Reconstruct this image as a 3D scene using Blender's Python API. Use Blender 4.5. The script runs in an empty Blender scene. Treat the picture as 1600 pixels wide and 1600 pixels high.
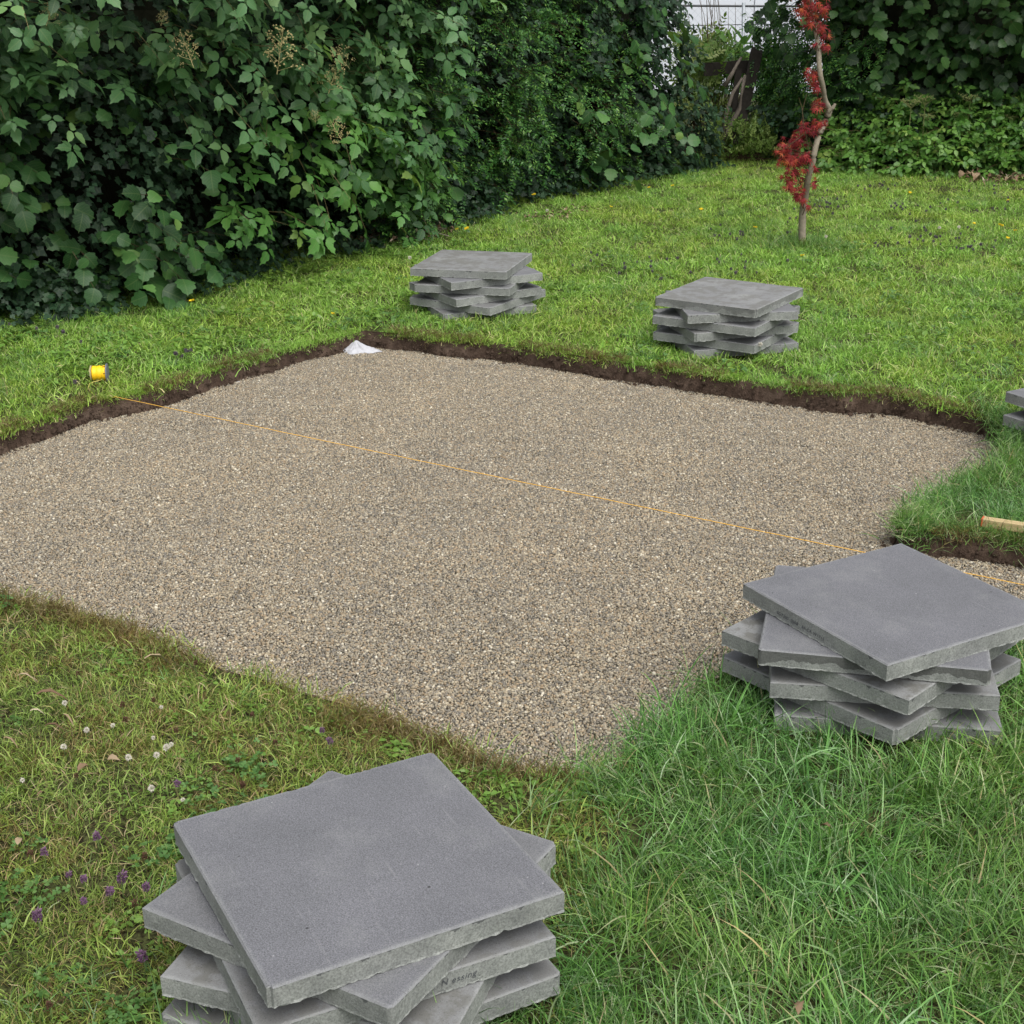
import bpy, bmesh, math, random
import numpy as np
from mathutils import Vector, Matrix, noise as mnoise
rng = np.random.default_rng(7)
random.seed(7)
SC = bpy.context.scene
COL = SC.collection

# ------------------------------------------------------------------ camera
FPX, PITCH, ROLL, CAMH, SLOPE = 2315.2, 0.36522, -0.01594, 1.666, 0.015
cd = bpy.data.cameras.new('camera'); cam = bpy.data.objects.new('camera', cd); COL.objects.link(cam)
cd.sensor_width = 36; cd.lens = 36*FPX/1600; cd.clip_end = 400; cd.clip_start = .05
_cp, _sp = math.cos(PITCH), math.sin(PITCH); _cr, _sr = math.cos(ROLL), math.sin(ROLL)
_fw = Vector((0, _cp, -_sp)); _up0 = Vector((0, _sp, _cp)); _rt0 = Vector((1, 0, 0))
_rt = _rt0*_cr + _up0*_sr; _up = _up0*_cr - _rt0*_sr
M = Matrix((_rt, _up, -_fw)).transposed().to_4x4(); M.translation = (0, 0, CAMH)
cam.matrix_world = M
SC.camera = cam

# ------------------------------------------------------------------ world, sun, exposure
world = bpy.data.worlds.new('World'); SC.world = world; world.use_nodes = True
nt = world.node_tree; nt.nodes.clear()
sky = nt.nodes.new('ShaderNodeTexSky'); sky.sky_type = 'NISHITA'; sky.sun_disc = False
SUN_EL, SUN_ROT = math.radians(58), math.radians(150)
sky.sun_elevation = SUN_EL; sky.sun_rotation = SUN_ROT
sky.air_density = 1.0; sky.dust_density = 4.0; sky.ozone_density = 1.0
hs = nt.nodes.new('ShaderNodeHueSaturation'); hs.inputs['Saturation'].default_value = .22
bg = nt.nodes.new('ShaderNodeBackground'); bg.inputs['Strength'].default_value = .15
wo = nt.nodes.new('ShaderNodeOutputWorld')
nt.links.new(sky.outputs[0], hs.inputs['Color']); nt.links.new(hs.outputs[0], bg.inputs['Color']); nt.links.new(bg.outputs[0], wo.inputs['Surface'])
sl = bpy.data.lights.new('sun', 'SUN'); sl.energy = 1.2; sl.angle = math.radians(50); sl.color = (1, .985, .93)
sun = bpy.data.objects.new('sun', sl); COL.objects.link(sun)
sd = Vector((math.sin(SUN_ROT)*math.cos(SUN_EL), math.cos(SUN_ROT)*math.cos(SUN_EL), math.sin(SUN_EL)))
sun.rotation_euler = sd.to_track_quat('Z', 'Y').to_euler()
SC.view_settings.view_transform = 'Standard'; SC.view_settings.look = 'None'
SC.view_settings.exposure = 0.6; SC.view_settings.gamma = 1; SC.view_settings.use_curve_mapping = False
SC.render.engine = 'CYCLES'
SC.cycles.max_bounces = 6; SC.cycles.diffuse_bounces = 2; SC.cycles.glossy_bounces = 2
SC.cycles.transmission_bounces = 3; SC.cycles.transparent_max_bounces = 4
SC.cycles.use_denoising = True

# ------------------------------------------------------------------ maths helpers
def zg(x, y): return -SLOPE*(y-2.1)
def unproj(u, v, dz=0.0):
    """point of the lawn plane (raised by dz) seen at photo pixel (u,v)"""
    a = (u-800)/FPX; b = (800-v)/FPX
    d = _fw + _rt*a + _up*b
    t = (SLOPE*2.1+dz-CAMH)/(d.z+SLOPE*d.y)
    return Vector((d.x*t, d.y*t, CAMH+d.z*t))
def at(u, v, Y):
    """point at distance Y (world y) seen at photo pixel (u,v)"""
    a = (u-800)/FPX; b = (800-v)/FPX
    d = _fw + _rt*a + _up*b
    t = Y/d.y
    return Vector((d.x*t, Y, CAMH+d.z*t))
def project(P):
    P = np.asarray(P, float).reshape(-1, 3)
    q = P-np.array([0, 0, CAMH])
    X = q@np.array(_rt); Yv = q@np.array(_up); D = q@np.array(_fw)
    D = np.where(D < .05, .05, D)
    return 800+FPX*X/D, 800-FPX*Yv/D, D
def in_poly(x, y, poly):
    x = np.asarray(x); y = np.asarray(y); c = np.zeros(x.shape, bool); n = len(poly)
    for i in range(n):
        x0, y0 = poly[i][0], poly[i][1]; x1, y1 = poly[i-1][0], poly[i-1][1]
        cond = ((y0 > y) != (y1 > y))
        with np.errstate(divide='ignore', invalid='ignore'):
            c ^= cond & (x < (x1-x0)*(y-y0)/(y1-y0+1e-12)+x0)
    return c
def _hash(ix, iy, s):
    h = (ix.astype(np.int64)*374761393+iy.astype(np.int64)*668265263+s*1442695041) & 0x7fffffff
    h = (h ^ (h >> 13))*1274126177 & 0x7fffffff
    return ((h ^ (h >> 16)) & 0xffff)/65535.
def vnoise(x, y, s=0):
    ix = np.floor(x); iy = np.floor(y); fx = x-ix; fy = y-iy
    fx = fx*fx*(3-2*fx); fy = fy*fy*(3-2*fy)
    a = _hash(ix, iy, s); b = _hash(ix+1, iy, s); c = _hash(ix, iy+1, s); d = _hash(ix+1, iy+1, s)
    return (a*(1-fx)+b*fx)*(1-fy)+(c*(1-fx)+d*fx)*fy
def fbm(x, y, s=0): return .55*vnoise(x, y, s)+.3*vnoise(x*2.1, y*2.1, s+1)+.15*vnoise(x*4.3, y*4.3, s+2)

# ------------------------------------------------------------------ object helpers
def tag(o, label=None, cat=None, group=None, kind=None):
    if label: o['label'] = label
    if cat: o['category'] = cat
    if group: o['group'] = group
    if kind: o['kind'] = kind
    return o
def link(name, me, parent=None, mats=()):
    o = bpy.data.objects.new(name, me); COL.objects.link(o)
    if parent: o.parent = parent
    return o
def mesh(name, V, F, mats=(), smooth=False, mi=None):
    me = bpy.data.meshes.new(name)
    me.from_pydata([tuple(v) for v in V], [], [tuple(f) for f in F])
    for m in mats: me.materials.append(m)
    if smooth: me.polygons.foreach_set('use_smooth', [True]*len(me.polygons))
    if mi is not None: me.polygons.foreach_set('material_index', list(mi))
    me.update(); return me
def empty(name, loc=(0, 0, 0), rz=0):
    o = bpy.data.objects.new(name, None); COL.objects.link(o); o.location = loc; o.rotation_euler = (0, 0, rz)
    o.empty_display_size = .1; return o
class MB:
    def __init__(s): s.V = []; s.F = []
    def add(s, V, F):
        k = len(s.V); s.V += [tuple(v) for v in V]; s.F += [tuple(i+k for i in f) for f in F]
    def tube(s, pts, rad, n=6, cap=True):
        pts = [Vector(p) for p in pts]; k = len(s.V)
        if not hasattr(rad, '__len__'): rad = [rad]*len(pts)
        ref = Vector((.13, .37, .92)).normalized()
        for i, p in enumerate(pts):
            d = (pts[min(i+1, len(pts)-1)]-pts[max(i-1, 0)]).normalized()
            if abs(d.dot(ref)) > .96: rf = Vector((1, 0, 0))
            else: rf = ref
            a = d.cross(rf).normalized(); b = d.cross(a)
            for j in range(n):
                t = 2*math.pi*j/n; s.V.append(tuple(p+(a*math.cos(t)+b*math.sin(t))*rad[i]))
        for i in range(len(pts)-1):
            for j in range(n):
                j2 = (j+1) % n
                s.F.append((k+i*n+j, k+i*n+j2, k+(i+1)*n+j2, k+(i+1)*n+j))
        if cap:
            s.F.append(tuple(k+j for j in range(n))[::-1]); s.F.append(tuple(k+(len(pts)-1)*n+j for j in range(n)))
    def box(s, c, size, R=None):
        c = Vector(c); hx, hy, hz = [q/2 for q in size]
        V = [Vector((x, y, z)) for z in (-hz, hz) for y in (-hy, hy) for x in (-hx, hx)]
        if R: V = [R@v for v in V]
        s.add([c+v for v in V], [(0, 2, 3, 1), (4, 5, 7, 6), (0, 1, 5, 4), (2, 6, 7, 3), (0, 4, 6, 2), (1, 3, 7, 5)])
    def build(s, name, mat, parent=None, smooth=False):
        return link(name, mesh(name, s.V, s.F, [mat], smooth), parent)

# ------------------------------------------------------------------ materials
def newmat(name, rough=.8, spec=.3):
    m = bpy.data.materials.new(name); m.use_nodes = True
    b = m.node_tree.nodes['Principled BSDF']; b.inputs['Roughness'].default_value = rough
    b.inputs['Specular IOR Level'].default_value = spec
    return m, m.node_tree, b
def N(nt, t, **kw):
    n = nt.nodes.new(t)
    for k, v in kw.items():
        if k in n.inputs.keys(): n.inputs[k].default_value = v
        else: setattr(n, k, v)
    return n
def ramp(nt, stops, interp='LINEAR'):
    r = nt.nodes.new('ShaderNodeValToRGB'); r.color_ramp.interpolation = interp
    e = r.color_ramp.elements
    e[0].position = stops[0][0]; e[0].color = (*stops[0][1], 1)
    e[1].position = stops[-1][0]; e[1].color = (*stops[-1][1], 1)
    for p, c in stops[1:-1]:
        q = e.new(p); q.color = (*c, 1)
    return r
def mixc(nt, fac, a, b, mode='MIX'):
    m = nt.nodes.new('ShaderNodeMix'); m.data_type = 'RGBA'; m.blend_type = mode
    for inp, v in ((m.inputs['Factor'], fac), (m.inputs['A'], a), (m.inputs['B'], b)):
        if isinstance(v, bpy.types.NodeSocket): nt.links.new(v, inp)
        elif isinstance(v, (int, float)): inp.default_value = v
        else: inp.default_value = (*v, 1)
    return m.outputs['Result']
def math_(nt, op, a, b=0., clamp=False):
    m = nt.nodes.new('ShaderNodeMath'); m.operation = op; m.use_clamp = clamp
    for i, v in enumerate((a, b)):
        if isinstance(v, bpy.types.NodeSocket): nt.links.new(v, m.inputs[i])
        else: m.inputs[i].default_value = v
    return m.outputs[0]
def plain(name, col, rough=.7, spec=.3, var=.25, scale=30, metal=0., bump=0.):
    m, nt, b = newmat(name, rough, spec)
    tc = N(nt, 'ShaderNodeTexCoord'); nz = N(nt, 'ShaderNodeTexNoise', Scale=scale, Detail=4.)
    nt.links.new(tc.outputs['Object'], nz.inputs['Vector'])
    c = mixc(nt, nz.outputs['Fac'], [q*(1-var) for q in col], [min(1, q*(1+var)) for q in col])
    nt.links.new(c, b.inputs['Base Color']); b.inputs['Metallic'].default_value = metal
    if bump:
        bp = N(nt, 'ShaderNodeBump', Strength=bump, Distance=.01); nt.links.new(nz.outputs['Fac'], bp.inputs['Height']); nt.links.new(bp.outputs[0], b.inputs['Normal'])
    return m
def leafmat(name, stops, patch=None, rough=.45, spec=.4, trans=.35, vein=.25, nv=7., attr=False, patch_scale=1.2):
    """random colour per leaf (Object Info), veins and midrib from the leaf's own coordinates, thin translucency"""
    m, nt, b = newmat(name, rough, spec)
    oi = N(nt, 'ShaderNodeObjectInfo')
    if attr:
        at_ = N(nt, 'ShaderNodeAttribute', attribute_name='var'); fac = math_(nt, 'FRACT', math_(nt, 'ADD', at_.outputs['Fac'], math_(nt, 'MULTIPLY', oi.outputs['Random'], .6)))
    else: fac = oi.outputs['Random']
    r = ramp(nt, stops); nt.links.new(fac, r.inputs[0]); c = r.outputs[0]
    if patch:
        nz = N(nt, 'ShaderNodeTexNoise', Scale=patch_scale, Detail=3., Roughness=.6)
        nt.links.new(oi.outputs['Location'], nz.inputs['Vector'])
        rr = ramp(nt, [(.38, (0, 0, 0)), (.62, (1, 1, 1))]); nt.links.new(nz.outputs['Fac'], rr.inputs[0])
        c = mixc(nt, math_(nt, 'MULTIPLY', rr.outputs[0], .8), c, mixc(nt, 1., c, patch, 'MULTIPLY'))
    if vein:
        la = N(nt, 'ShaderNodeAttribute', attribute_name='lf'); sx = N(nt, 'ShaderNodeSeparateXYZ'); nt.links.new(la.outputs['Vector'], sx.inputs[0])
        ax = math_(nt, 'ABSOLUTE', sx.outputs[0])
        w = math_(nt, 'SINE', math_(nt, 'MULTIPLY', math_(nt, 'SUBTRACT', sx.outputs[1], math_(nt, 'MULTIPLY', ax, .8)), nv*6.283))
        w = math_(nt, 'GREATER_THAN', w, .86)
        rib = math_(nt, 'LESS_THAN', ax, .025)
        v = math_(nt, 'MAXIMUM', math_(nt, 'MULTIPLY', w, .6), rib)
        c = mixc(nt, math_(nt, 'MULTIPLY', v, vein), c, (.2, .26, .1))
    geo = N(nt, 'ShaderNodeNewGeometry')
    c = mixc(nt, math_(nt, 'MULTIPLY', geo.outputs['Backfacing'], .35), c, (.12, .16, .1))
    nt.links.new(c, b.inputs['Base Color'])
    tr = N(nt, 'ShaderNodeBsdfTranslucent'); nt.links.new(mixc(nt, 1., c, (1.1, 1.25, .5), 'MULTIPLY'), tr.inputs['Color'])
    mx = N(nt, 'ShaderNodeMixShader'); mx.inputs[0].default_value = trans
    out = nt.nodes['Material Output']
    nt.links.new(b.outputs[0], mx.inputs[1]); nt.links.new(tr.outputs[0], mx.inputs[2]); nt.links.new(mx.outputs[0], out.inputs['Surface'])
    return m

# ------------------------------------------------------------------ scatter (geometry nodes, for 'stuff' only)
def scatter(name, P, E, S, protos, idx=None, parent=None):
    P = np.asarray(P, np.float32); n = len(P)
    me = bpy.data.meshes.new(name); me.vertices.add(n); me.vertices.foreach_set('co', P.ravel())
    a = me.attributes.new('rot', 'FLOAT_VECTOR', 'POINT'); a.data.foreach_set('vector', np.asarray(E, np.float32).ravel())
    S = np.asarray(S, np.float32)
    if S.ndim == 1: S = np.repeat(S[:, None], 3, 1)
    a = me.attributes.new('scl', 'FLOAT_VECTOR', 'POINT'); a.data.foreach_set('vector', S.ravel())
    if idx is None: idx = rng.integers(0, len(protos), n)
    a = me.attributes.new('idx', 'INT', 'POINT'); a.data.foreach_set('value', np.asarray(idx, np.int32))
    c = bpy.data.collections.new(name+'_source')
    for i, p in enumerate(protos):
        o = bpy.data.objects.new(p.name, p); c.objects.link(o)
    g = bpy.data.node_groups.new(name+'_scatter', 'GeometryNodeTree')
    g.interface.new_socket('Geometry', in_out='INPUT', socket_type='NodeSocketGeometry')
    g.interface.new_socket('Geometry', in_out='OUTPUT', socket_type='NodeSocketGeometry')
    gi = g.nodes.new('NodeGroupInput'); go = g.nodes.new('NodeGroupOutput')
    ci = g.nodes.new('GeometryNodeCollectionInfo'); ci.inputs['Collection'].default_value = c
    ci.inputs['Separate Children'].default_value = True; ci.inputs['Reset Children'].default_value = True
    ip = g.nodes.new('GeometryNodeInstanceOnPoints'); ip.inputs['Pick Instance'].default_value = True
    def na(nm, dt):
        x = g.nodes.new('GeometryNodeInputNamedAttribute'); x.data_type = dt; x.inputs['Name'].default_value = nm
        return x.outputs['Attribute']
    er = g.nodes.new('FunctionNodeEulerToRotation')
    g.links.new(na('rot', 'FLOAT_VECTOR'), er.inputs[0]); g.links.new(er.outputs[0], ip.inputs['Rotation'])
    g.links.new(na('scl', 'FLOAT_VECTOR'), ip.inputs['Scale']); g.links.new(na('idx', 'INT'), ip.inputs['Instance Index'])
    g.links.new(gi.outputs[0], ip.inputs['Points']); g.links.new(ci.outputs[0], ip.inputs['Instance']); g.links.new(ip.outputs[0], go.inputs[0])
    o = link(name, me, parent); md = o.modifiers.new('scatter', 'NODES'); md.node_group = g
    o['kind'] = 'stuff'
    return o
def basis_euler(Y, Z):
    """Euler angles of frames whose +Y is the tip direction and +Z the leaf normal"""
    Y = Y/np.linalg.norm(Y, axis=1, keepdims=True)
    X = np.cross(Y, Z); X /= np.linalg.norm(X, axis=1, keepdims=True)+1e-9
    Z = np.cross(X, Y)
    m00, m10, m20 = X[:, 0], X[:, 1], X[:, 2]; m21, m22 = Y[:, 2], Z[:, 2]
    return np.stack([np.arctan2(m21, m22), np.arcsin(np.clip(-m20, -1, 1)), np.arctan2(m10, m00)], 1)

# ------------------------------------------------------------------ the pit outline (rim of the turf)
def U(u, v, dz=0.): p = unproj(u, v, dz); return (p.x, p.y)
rim_px = [(-330, 757), (-150, 714), (0, 678), (80, 652), (140, 628), (190, 620), (240, 612), (320, 584), (400, 562), (480, 540), (530, 528), (568, 518),
          (600, 520), (650, 526), (700, 532), (775, 537), (850, 548), (906, 557), (1037, 577), (1120, 590), (1212, 603), (1300, 614), (1385, 617), (1470, 636), (1546, 651)]
rim = [U(*p) for p in rim_px]
rim += [U(1592, 678), U(1568, 712, .05), U(1498, 746, .05), U(1452, 772, .05), U(1416, 800, .045), U(1420, 826), U(1470, 834), U(1530, 840), U(1600, 850), U(1800, 880)]
rim += [(2.6, 2.75), (1.7, 3.18), (1.3, 3.40), (.92, 3.60), (.74, 3.50), U(1120, 1050, .02), U(1078, 1072, .03), U(1028, 1112, .03), U(1000, 1148, .03), U(958, 1188, .03), U(900, 1196, .03),
        U(800, 1184, .03), U(700, 1150, .03), U(600, 1115, .025), U(500, 1080, .025), U(400, 1046, .025), U(310, 1018, .025), U(200, 974, .025), U(100, 940, .025), U(0, 922, .025), U(-200, 860, .02), U(-420, 798, .02)]
PIT = rim
def resample(P, step):
    out = []
    n = len(P)
    for i in range(n):
        a = np.array(P[i]); b = np.array(P[(i+1) % n]); L = np.linalg.norm(b-a); k = max(1, int(round(L/step)))
        for j in range(k): out.append(a+(b-a)*j/k)
    return np.array(out)
DEPTH = .082
rimd = resample(PIT, .013)
tan = np.roll(rimd, -2, 0)-np.roll(rimd, 2, 0); tan /= np.linalg.norm(tan, axis=1, keepdims=True)
area2 = np.sum(rimd[:, 0]*np.roll(rimd[:, 1], -1)-np.roll(rimd[:, 0], -1)*rimd[:, 1])
nin = np.stack([-tan[:, 1], tan[:, 0]], 1)*(1 if area2 > 0 else -1)      # points into the pit
wob = (fbm(rimd[:, 0]*9, rimd[:, 1]*9, 3)-.5)*.045
rimw = rimd+nin*wob[:, None]

# ------------------------------------------------------------------ ground materials
def soil_mat():
    m, nt, b = newmat('dark_soil', .95, .15)
    tc = N(nt, 'ShaderNodeTexCoord'); n1 = N(nt, 'ShaderNodeTexNoise', Scale=14., Detail=6.); n2 = N(nt, 'ShaderNodeTexNoise', Scale=160., Detail=3.)
    for n in (n1, n2): nt.links.new(tc.outputs['Object'], n.inputs['Vector'])
    r = ramp(nt, [(.3, (.055, .036, .026)), (.55, (.11, .075, .055)), (.75, (.18, .13, .098))]); nt.links.new(n1.outputs['Fac'], r.inputs[0])
    c = mixc(nt, math_(nt, 'MULTIPLY', n2.outputs['Fac'], .5), r.outputs[0], (.04, .026, .019))
    nt.links.new(c, b.inputs['Base Color'])
    bp = N(nt, 'ShaderNodeBump', Strength=.8, Distance=.006); nt.links.new(n2.outputs['Fac'], bp.inputs['Height']); nt.links.new(bp.outputs[0], b.inputs['Normal'])
    return m
SOIL = soil_mat()
def turf_mat():
    m, nt, b = newmat('turf_base', .95, .1)
    tc = N(nt, 'ShaderNodeTexCoord'); n1 = N(nt, 'ShaderNodeTexNoise', Scale=2., Detail=6.); n2 = N(nt, 'ShaderNodeTexNoise', Scale=90., Detail=4.)
    for n in (n1, n2): nt.links.new(tc.outputs['Object'], n.inputs['Vector'])
    r = ramp(nt, [(.35, (.09, .10, .035)), (.6, (.09, .13, .035))]); nt.links.new(n1.outputs['Fac'], r.inputs[0])
    r2 = ramp(nt, [(.4, (.03, .022, .012)), (.6, (1, 1, 1))]); nt.links.new(n2.outputs['Fac'], r2.inputs[0])
    c = mixc(nt, 1., r.outputs[0], r2.outputs[0], 'MULTIPLY'); c = mixc(nt, .35, c, (.045, .035, .02))
    nt.links.new(c, b.inputs['Base Color'])
    return m
TURF = turf_mat()

# lawn sheet with the pit cut out
bm = bmesh.new()
outer = [(-60, -6), (60, -6), (60, 120), (-60, 120)]
vo = [bm.verts.new((x, y, zg(x, y))) for x, y in outer]
vi = [bm.verts.new((x, y, zg(x, y))) for x, y in rimw]
for L in (vo, vi):
    for i in range(len(L)): bm.edges.new((L[i-1], L[i]))
bmesh.ops.triangle_fill(bm, use_beauty=True, use_dissolve=False, edges=bm.edges[:])
for f in bm.faces:
    if f.normal.z < 0: f.normal_flip()
me = bpy.data.meshes.new('lawn'); bm.to_mesh(me); bm.free(); me.materials.append(TURF)
tag(link('lawn', me), kind='structure')

# soil bank of the dug edge
rows = 7; V = []; F = []; n = len(rimw)
for r in range(rows):
    t = r/(rows-1)
    for i in range(n):
        x, y = rimw[i]
        z = zg(x, y)+.003-(DEPTH+.02)*t
        nz_ = mnoise.noise(Vector((x*38, y*38, t*4.)))*.011+mnoise.noise(Vector((x*11, y*11, t*1.5+7)))*.014
        off = (0 if r == 0 else (-.006+.026*t+nz_*(1 if t > .1 else .5)))
        V.append((x+nin[i, 0]*off, y+nin[i, 1]*off, z+(mnoise.noise(Vector((x*50, y*50, 9+t)))*.004 if r else 0)))
for r in range(rows-1):
    for i in range(n):
        j = (i+1) % n; F.append((r*n+i, r*n+j, (r+1)*n+j, (r+1)*n+i))
tag(link('soil_bank', mesh('soil_bank', V, F, [SOIL], True)), kind='structure')

# gravel bed: sheet + loose pebbles
m, nt_, b = newmat('gravel_base', .9, .2)
tc = N(nt_, 'ShaderNodeTexCoord'); vo_ = N(nt_, 'ShaderNodeTexVoronoi', Scale=150.); nt_.links.new(tc.outputs['Object'], vo_.inputs['Vector'])
sx = N(nt_, 'ShaderNodeSeparateColor'); nt_.links.new(vo_.outputs['Color'], sx.inputs[0])
PEB = [(0., (.12, .115, .105)), (.12, (.17, .162, .146)), (.3, (.22, .20, .165)), (.45, (.25, .215, .158)), (.6, (.29, .225, .15)), (.7, (.26, .245, .205)), (.85, (.335, .295, .22)), (.96, (.39, .36, .29)), (.99, (.52, .5, .43))]
rp = ramp(nt_, PEB, 'CONSTANT'); nt_.links.new(sx.outputs[0], rp.inputs[0])
nt_.links.new(mixc(nt_, .5, rp.outputs[0], (.085, .072, .054)), b.inputs['Base Color'])
GB = m
bm = bmesh.new(); vs = [bm.verts.new((x-nin[i, 0]*.03, y-nin[i, 1]*.03, zg(x, y)-DEPTH-.004)) for i, (x, y) in enumerate(rimw[::3])] if False else [bm.verts.new((rimw[i, 0]-nin[i, 0]*.03, rimw[i, 1]-nin[i, 1]*.03, zg(*rimw[i])-DEPTH-.006)) for i in range(0, n, 3)]
for i in range(len(vs)): bm.edges.new((vs[i-1], vs[i]))
bmesh.ops.triangle_fill(bm, use_beauty=True, edges=bm.edges[:])
for f in bm.faces:
    if f.normal.z < 0: f.normal_flip()
me = bpy.data.meshes.new('gravel_bed'); bm.to_mesh(me); bm.free(); me.materials.append(GB)
tag(link('gravel_bed', me), kind='structure')
m, nt_, b = newmat('pebble', .75, .35)
oi = N(nt_, 'ShaderNodeObjectInfo'); rp = ramp(nt_, PEB, 'LINEAR'); nt_.links.new(oi.outputs['Random'], rp.inputs[0])
nz = N(nt_, 'ShaderNodeTexNoise', Scale=2.2, Detail=3.); nt_.links.new(oi.outputs['Location'], nz.inputs['Vector'])
c = mixc(nt_, nz.outputs['Fac'], mixc(nt_, 1., rp.outputs[0], (.93, .915, .90), 'MULTIPLY'), mixc(nt_, 1., rp.outputs[0], (1.24, 1.155, 1.03), 'MULTIPLY'))
nt_.links.new(c, b.inputs['Base Color']); PEBM = m
def pebble(seed):
    bm = bmesh.new(); bmesh.ops.create_icosphere(bm, subdivisions=1, radius=.5)
    r = random.Random(seed); sc = (r.uniform(.8, 1.25), r.uniform(.7, 1.0), r.uniform(.5, .8))
    for v in bm.verts: v.co = Vector((v.co.x*sc[0], v.co.y*sc[1], v.co.z*sc[2]))*r.uniform(.85, 1.15)
    me = bpy.data.meshes.new('pebble'); bm.to_mesh(me); bm.free(); me.materials.append(PEBM)
    me.polygons.foreach_set('use_smooth', [True]*len(me.polygons)); return me
st = .0053
xs = np.arange(-2.9, 2.6, st); ys = np.arange(2.5, 7.3, st)
gx, gy = np.meshgrid(xs, ys); gx = gx.ravel()+rng.uniform(-.5, .5, gx.size)*st; gy = gy.ravel()+rng.uniform(-.5, .5, gy.size)*st
Pz = -SLOPE*(gy-2.1)-DEPTH
uu, vv, dd = project(np.stack([gx, gy, Pz], 1))
k = (uu > -120) & (uu < 1720) & (vv > 400) & (vv < 1750)
gx, gy, Pz = gx[k], gy[k], Pz[k]
k = in_poly(gx, gy, [tuple(p) for p in rimw[::3]]); gx, gy, Pz = gx[k], gy[k], Pz[k]
und = fbm(gx*2.1, gy*2.1, 11)*.016+fbm(gx*9, gy*9, 13)*.007-.004
S = np.clip(rng.lognormal(math.log(.0063), .30, len(gx)), .003, .0125)
E_ = rng.uniform(0, 6.28, (len(gx), 3)); E_[:, :2] = rng.normal(0, .35, (len(gx), 2))
gravel = scatter('gravel', np.stack([gx, gy, Pz+und+rng.uniform(-.0015, .002, len(gx))], 1), E_, S, [pebble(i) for i in range(6)])
tag(gravel, 'fine brown and grey pea gravel spread over the dug patio bed', 'gravel')
print('pebbles', len(gx))

# ------------------------------------------------------------------ paving slabs
SLABS = {   # stack: (cx, cy, angle) from the topmost down
 'F': [(-.263, 2.115, -17.4), (-.273, 2.124, 13.6), (-.274, 2.115, -19.1), (-.260, 2.119, 25.4), (-.268, 2.112, -16.7), (-.27, 2.12, 25.)],
 'R': [(.891, 3.155, -16.4), (.849, 3.162, 30.8), (.845, 3.165, -.3), (.863, 3.185, 35.7), (.849, 3.174, -4.1), (.879, 3.177, 34.7)],
 'L': [(-.181, 7.54, 28.8), (-.158, 7.528, -20.4), (-.168, 7.534, 29.6), (-.171, 7.523, -14.2), (-.156, 7.506, 10.3), (-.184, 7.53, -23.1)],
 'M': [(1.006, 6.647, 10.7), (1.011, 6.659, -39.5), (.996, 6.636, 11.7), (.988, 6.688, -28.4), (1.002, 6.657, 11.6), (1.003, 6.689, -31.5)],
 'E': [(2.15, 5.10, -17.), (2.135, 5.11, 25.), (2.145, 5.09, -14.), (2.135, 5.10, 30.)]}
TH, PITCHZ = .040, .0405
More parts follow.
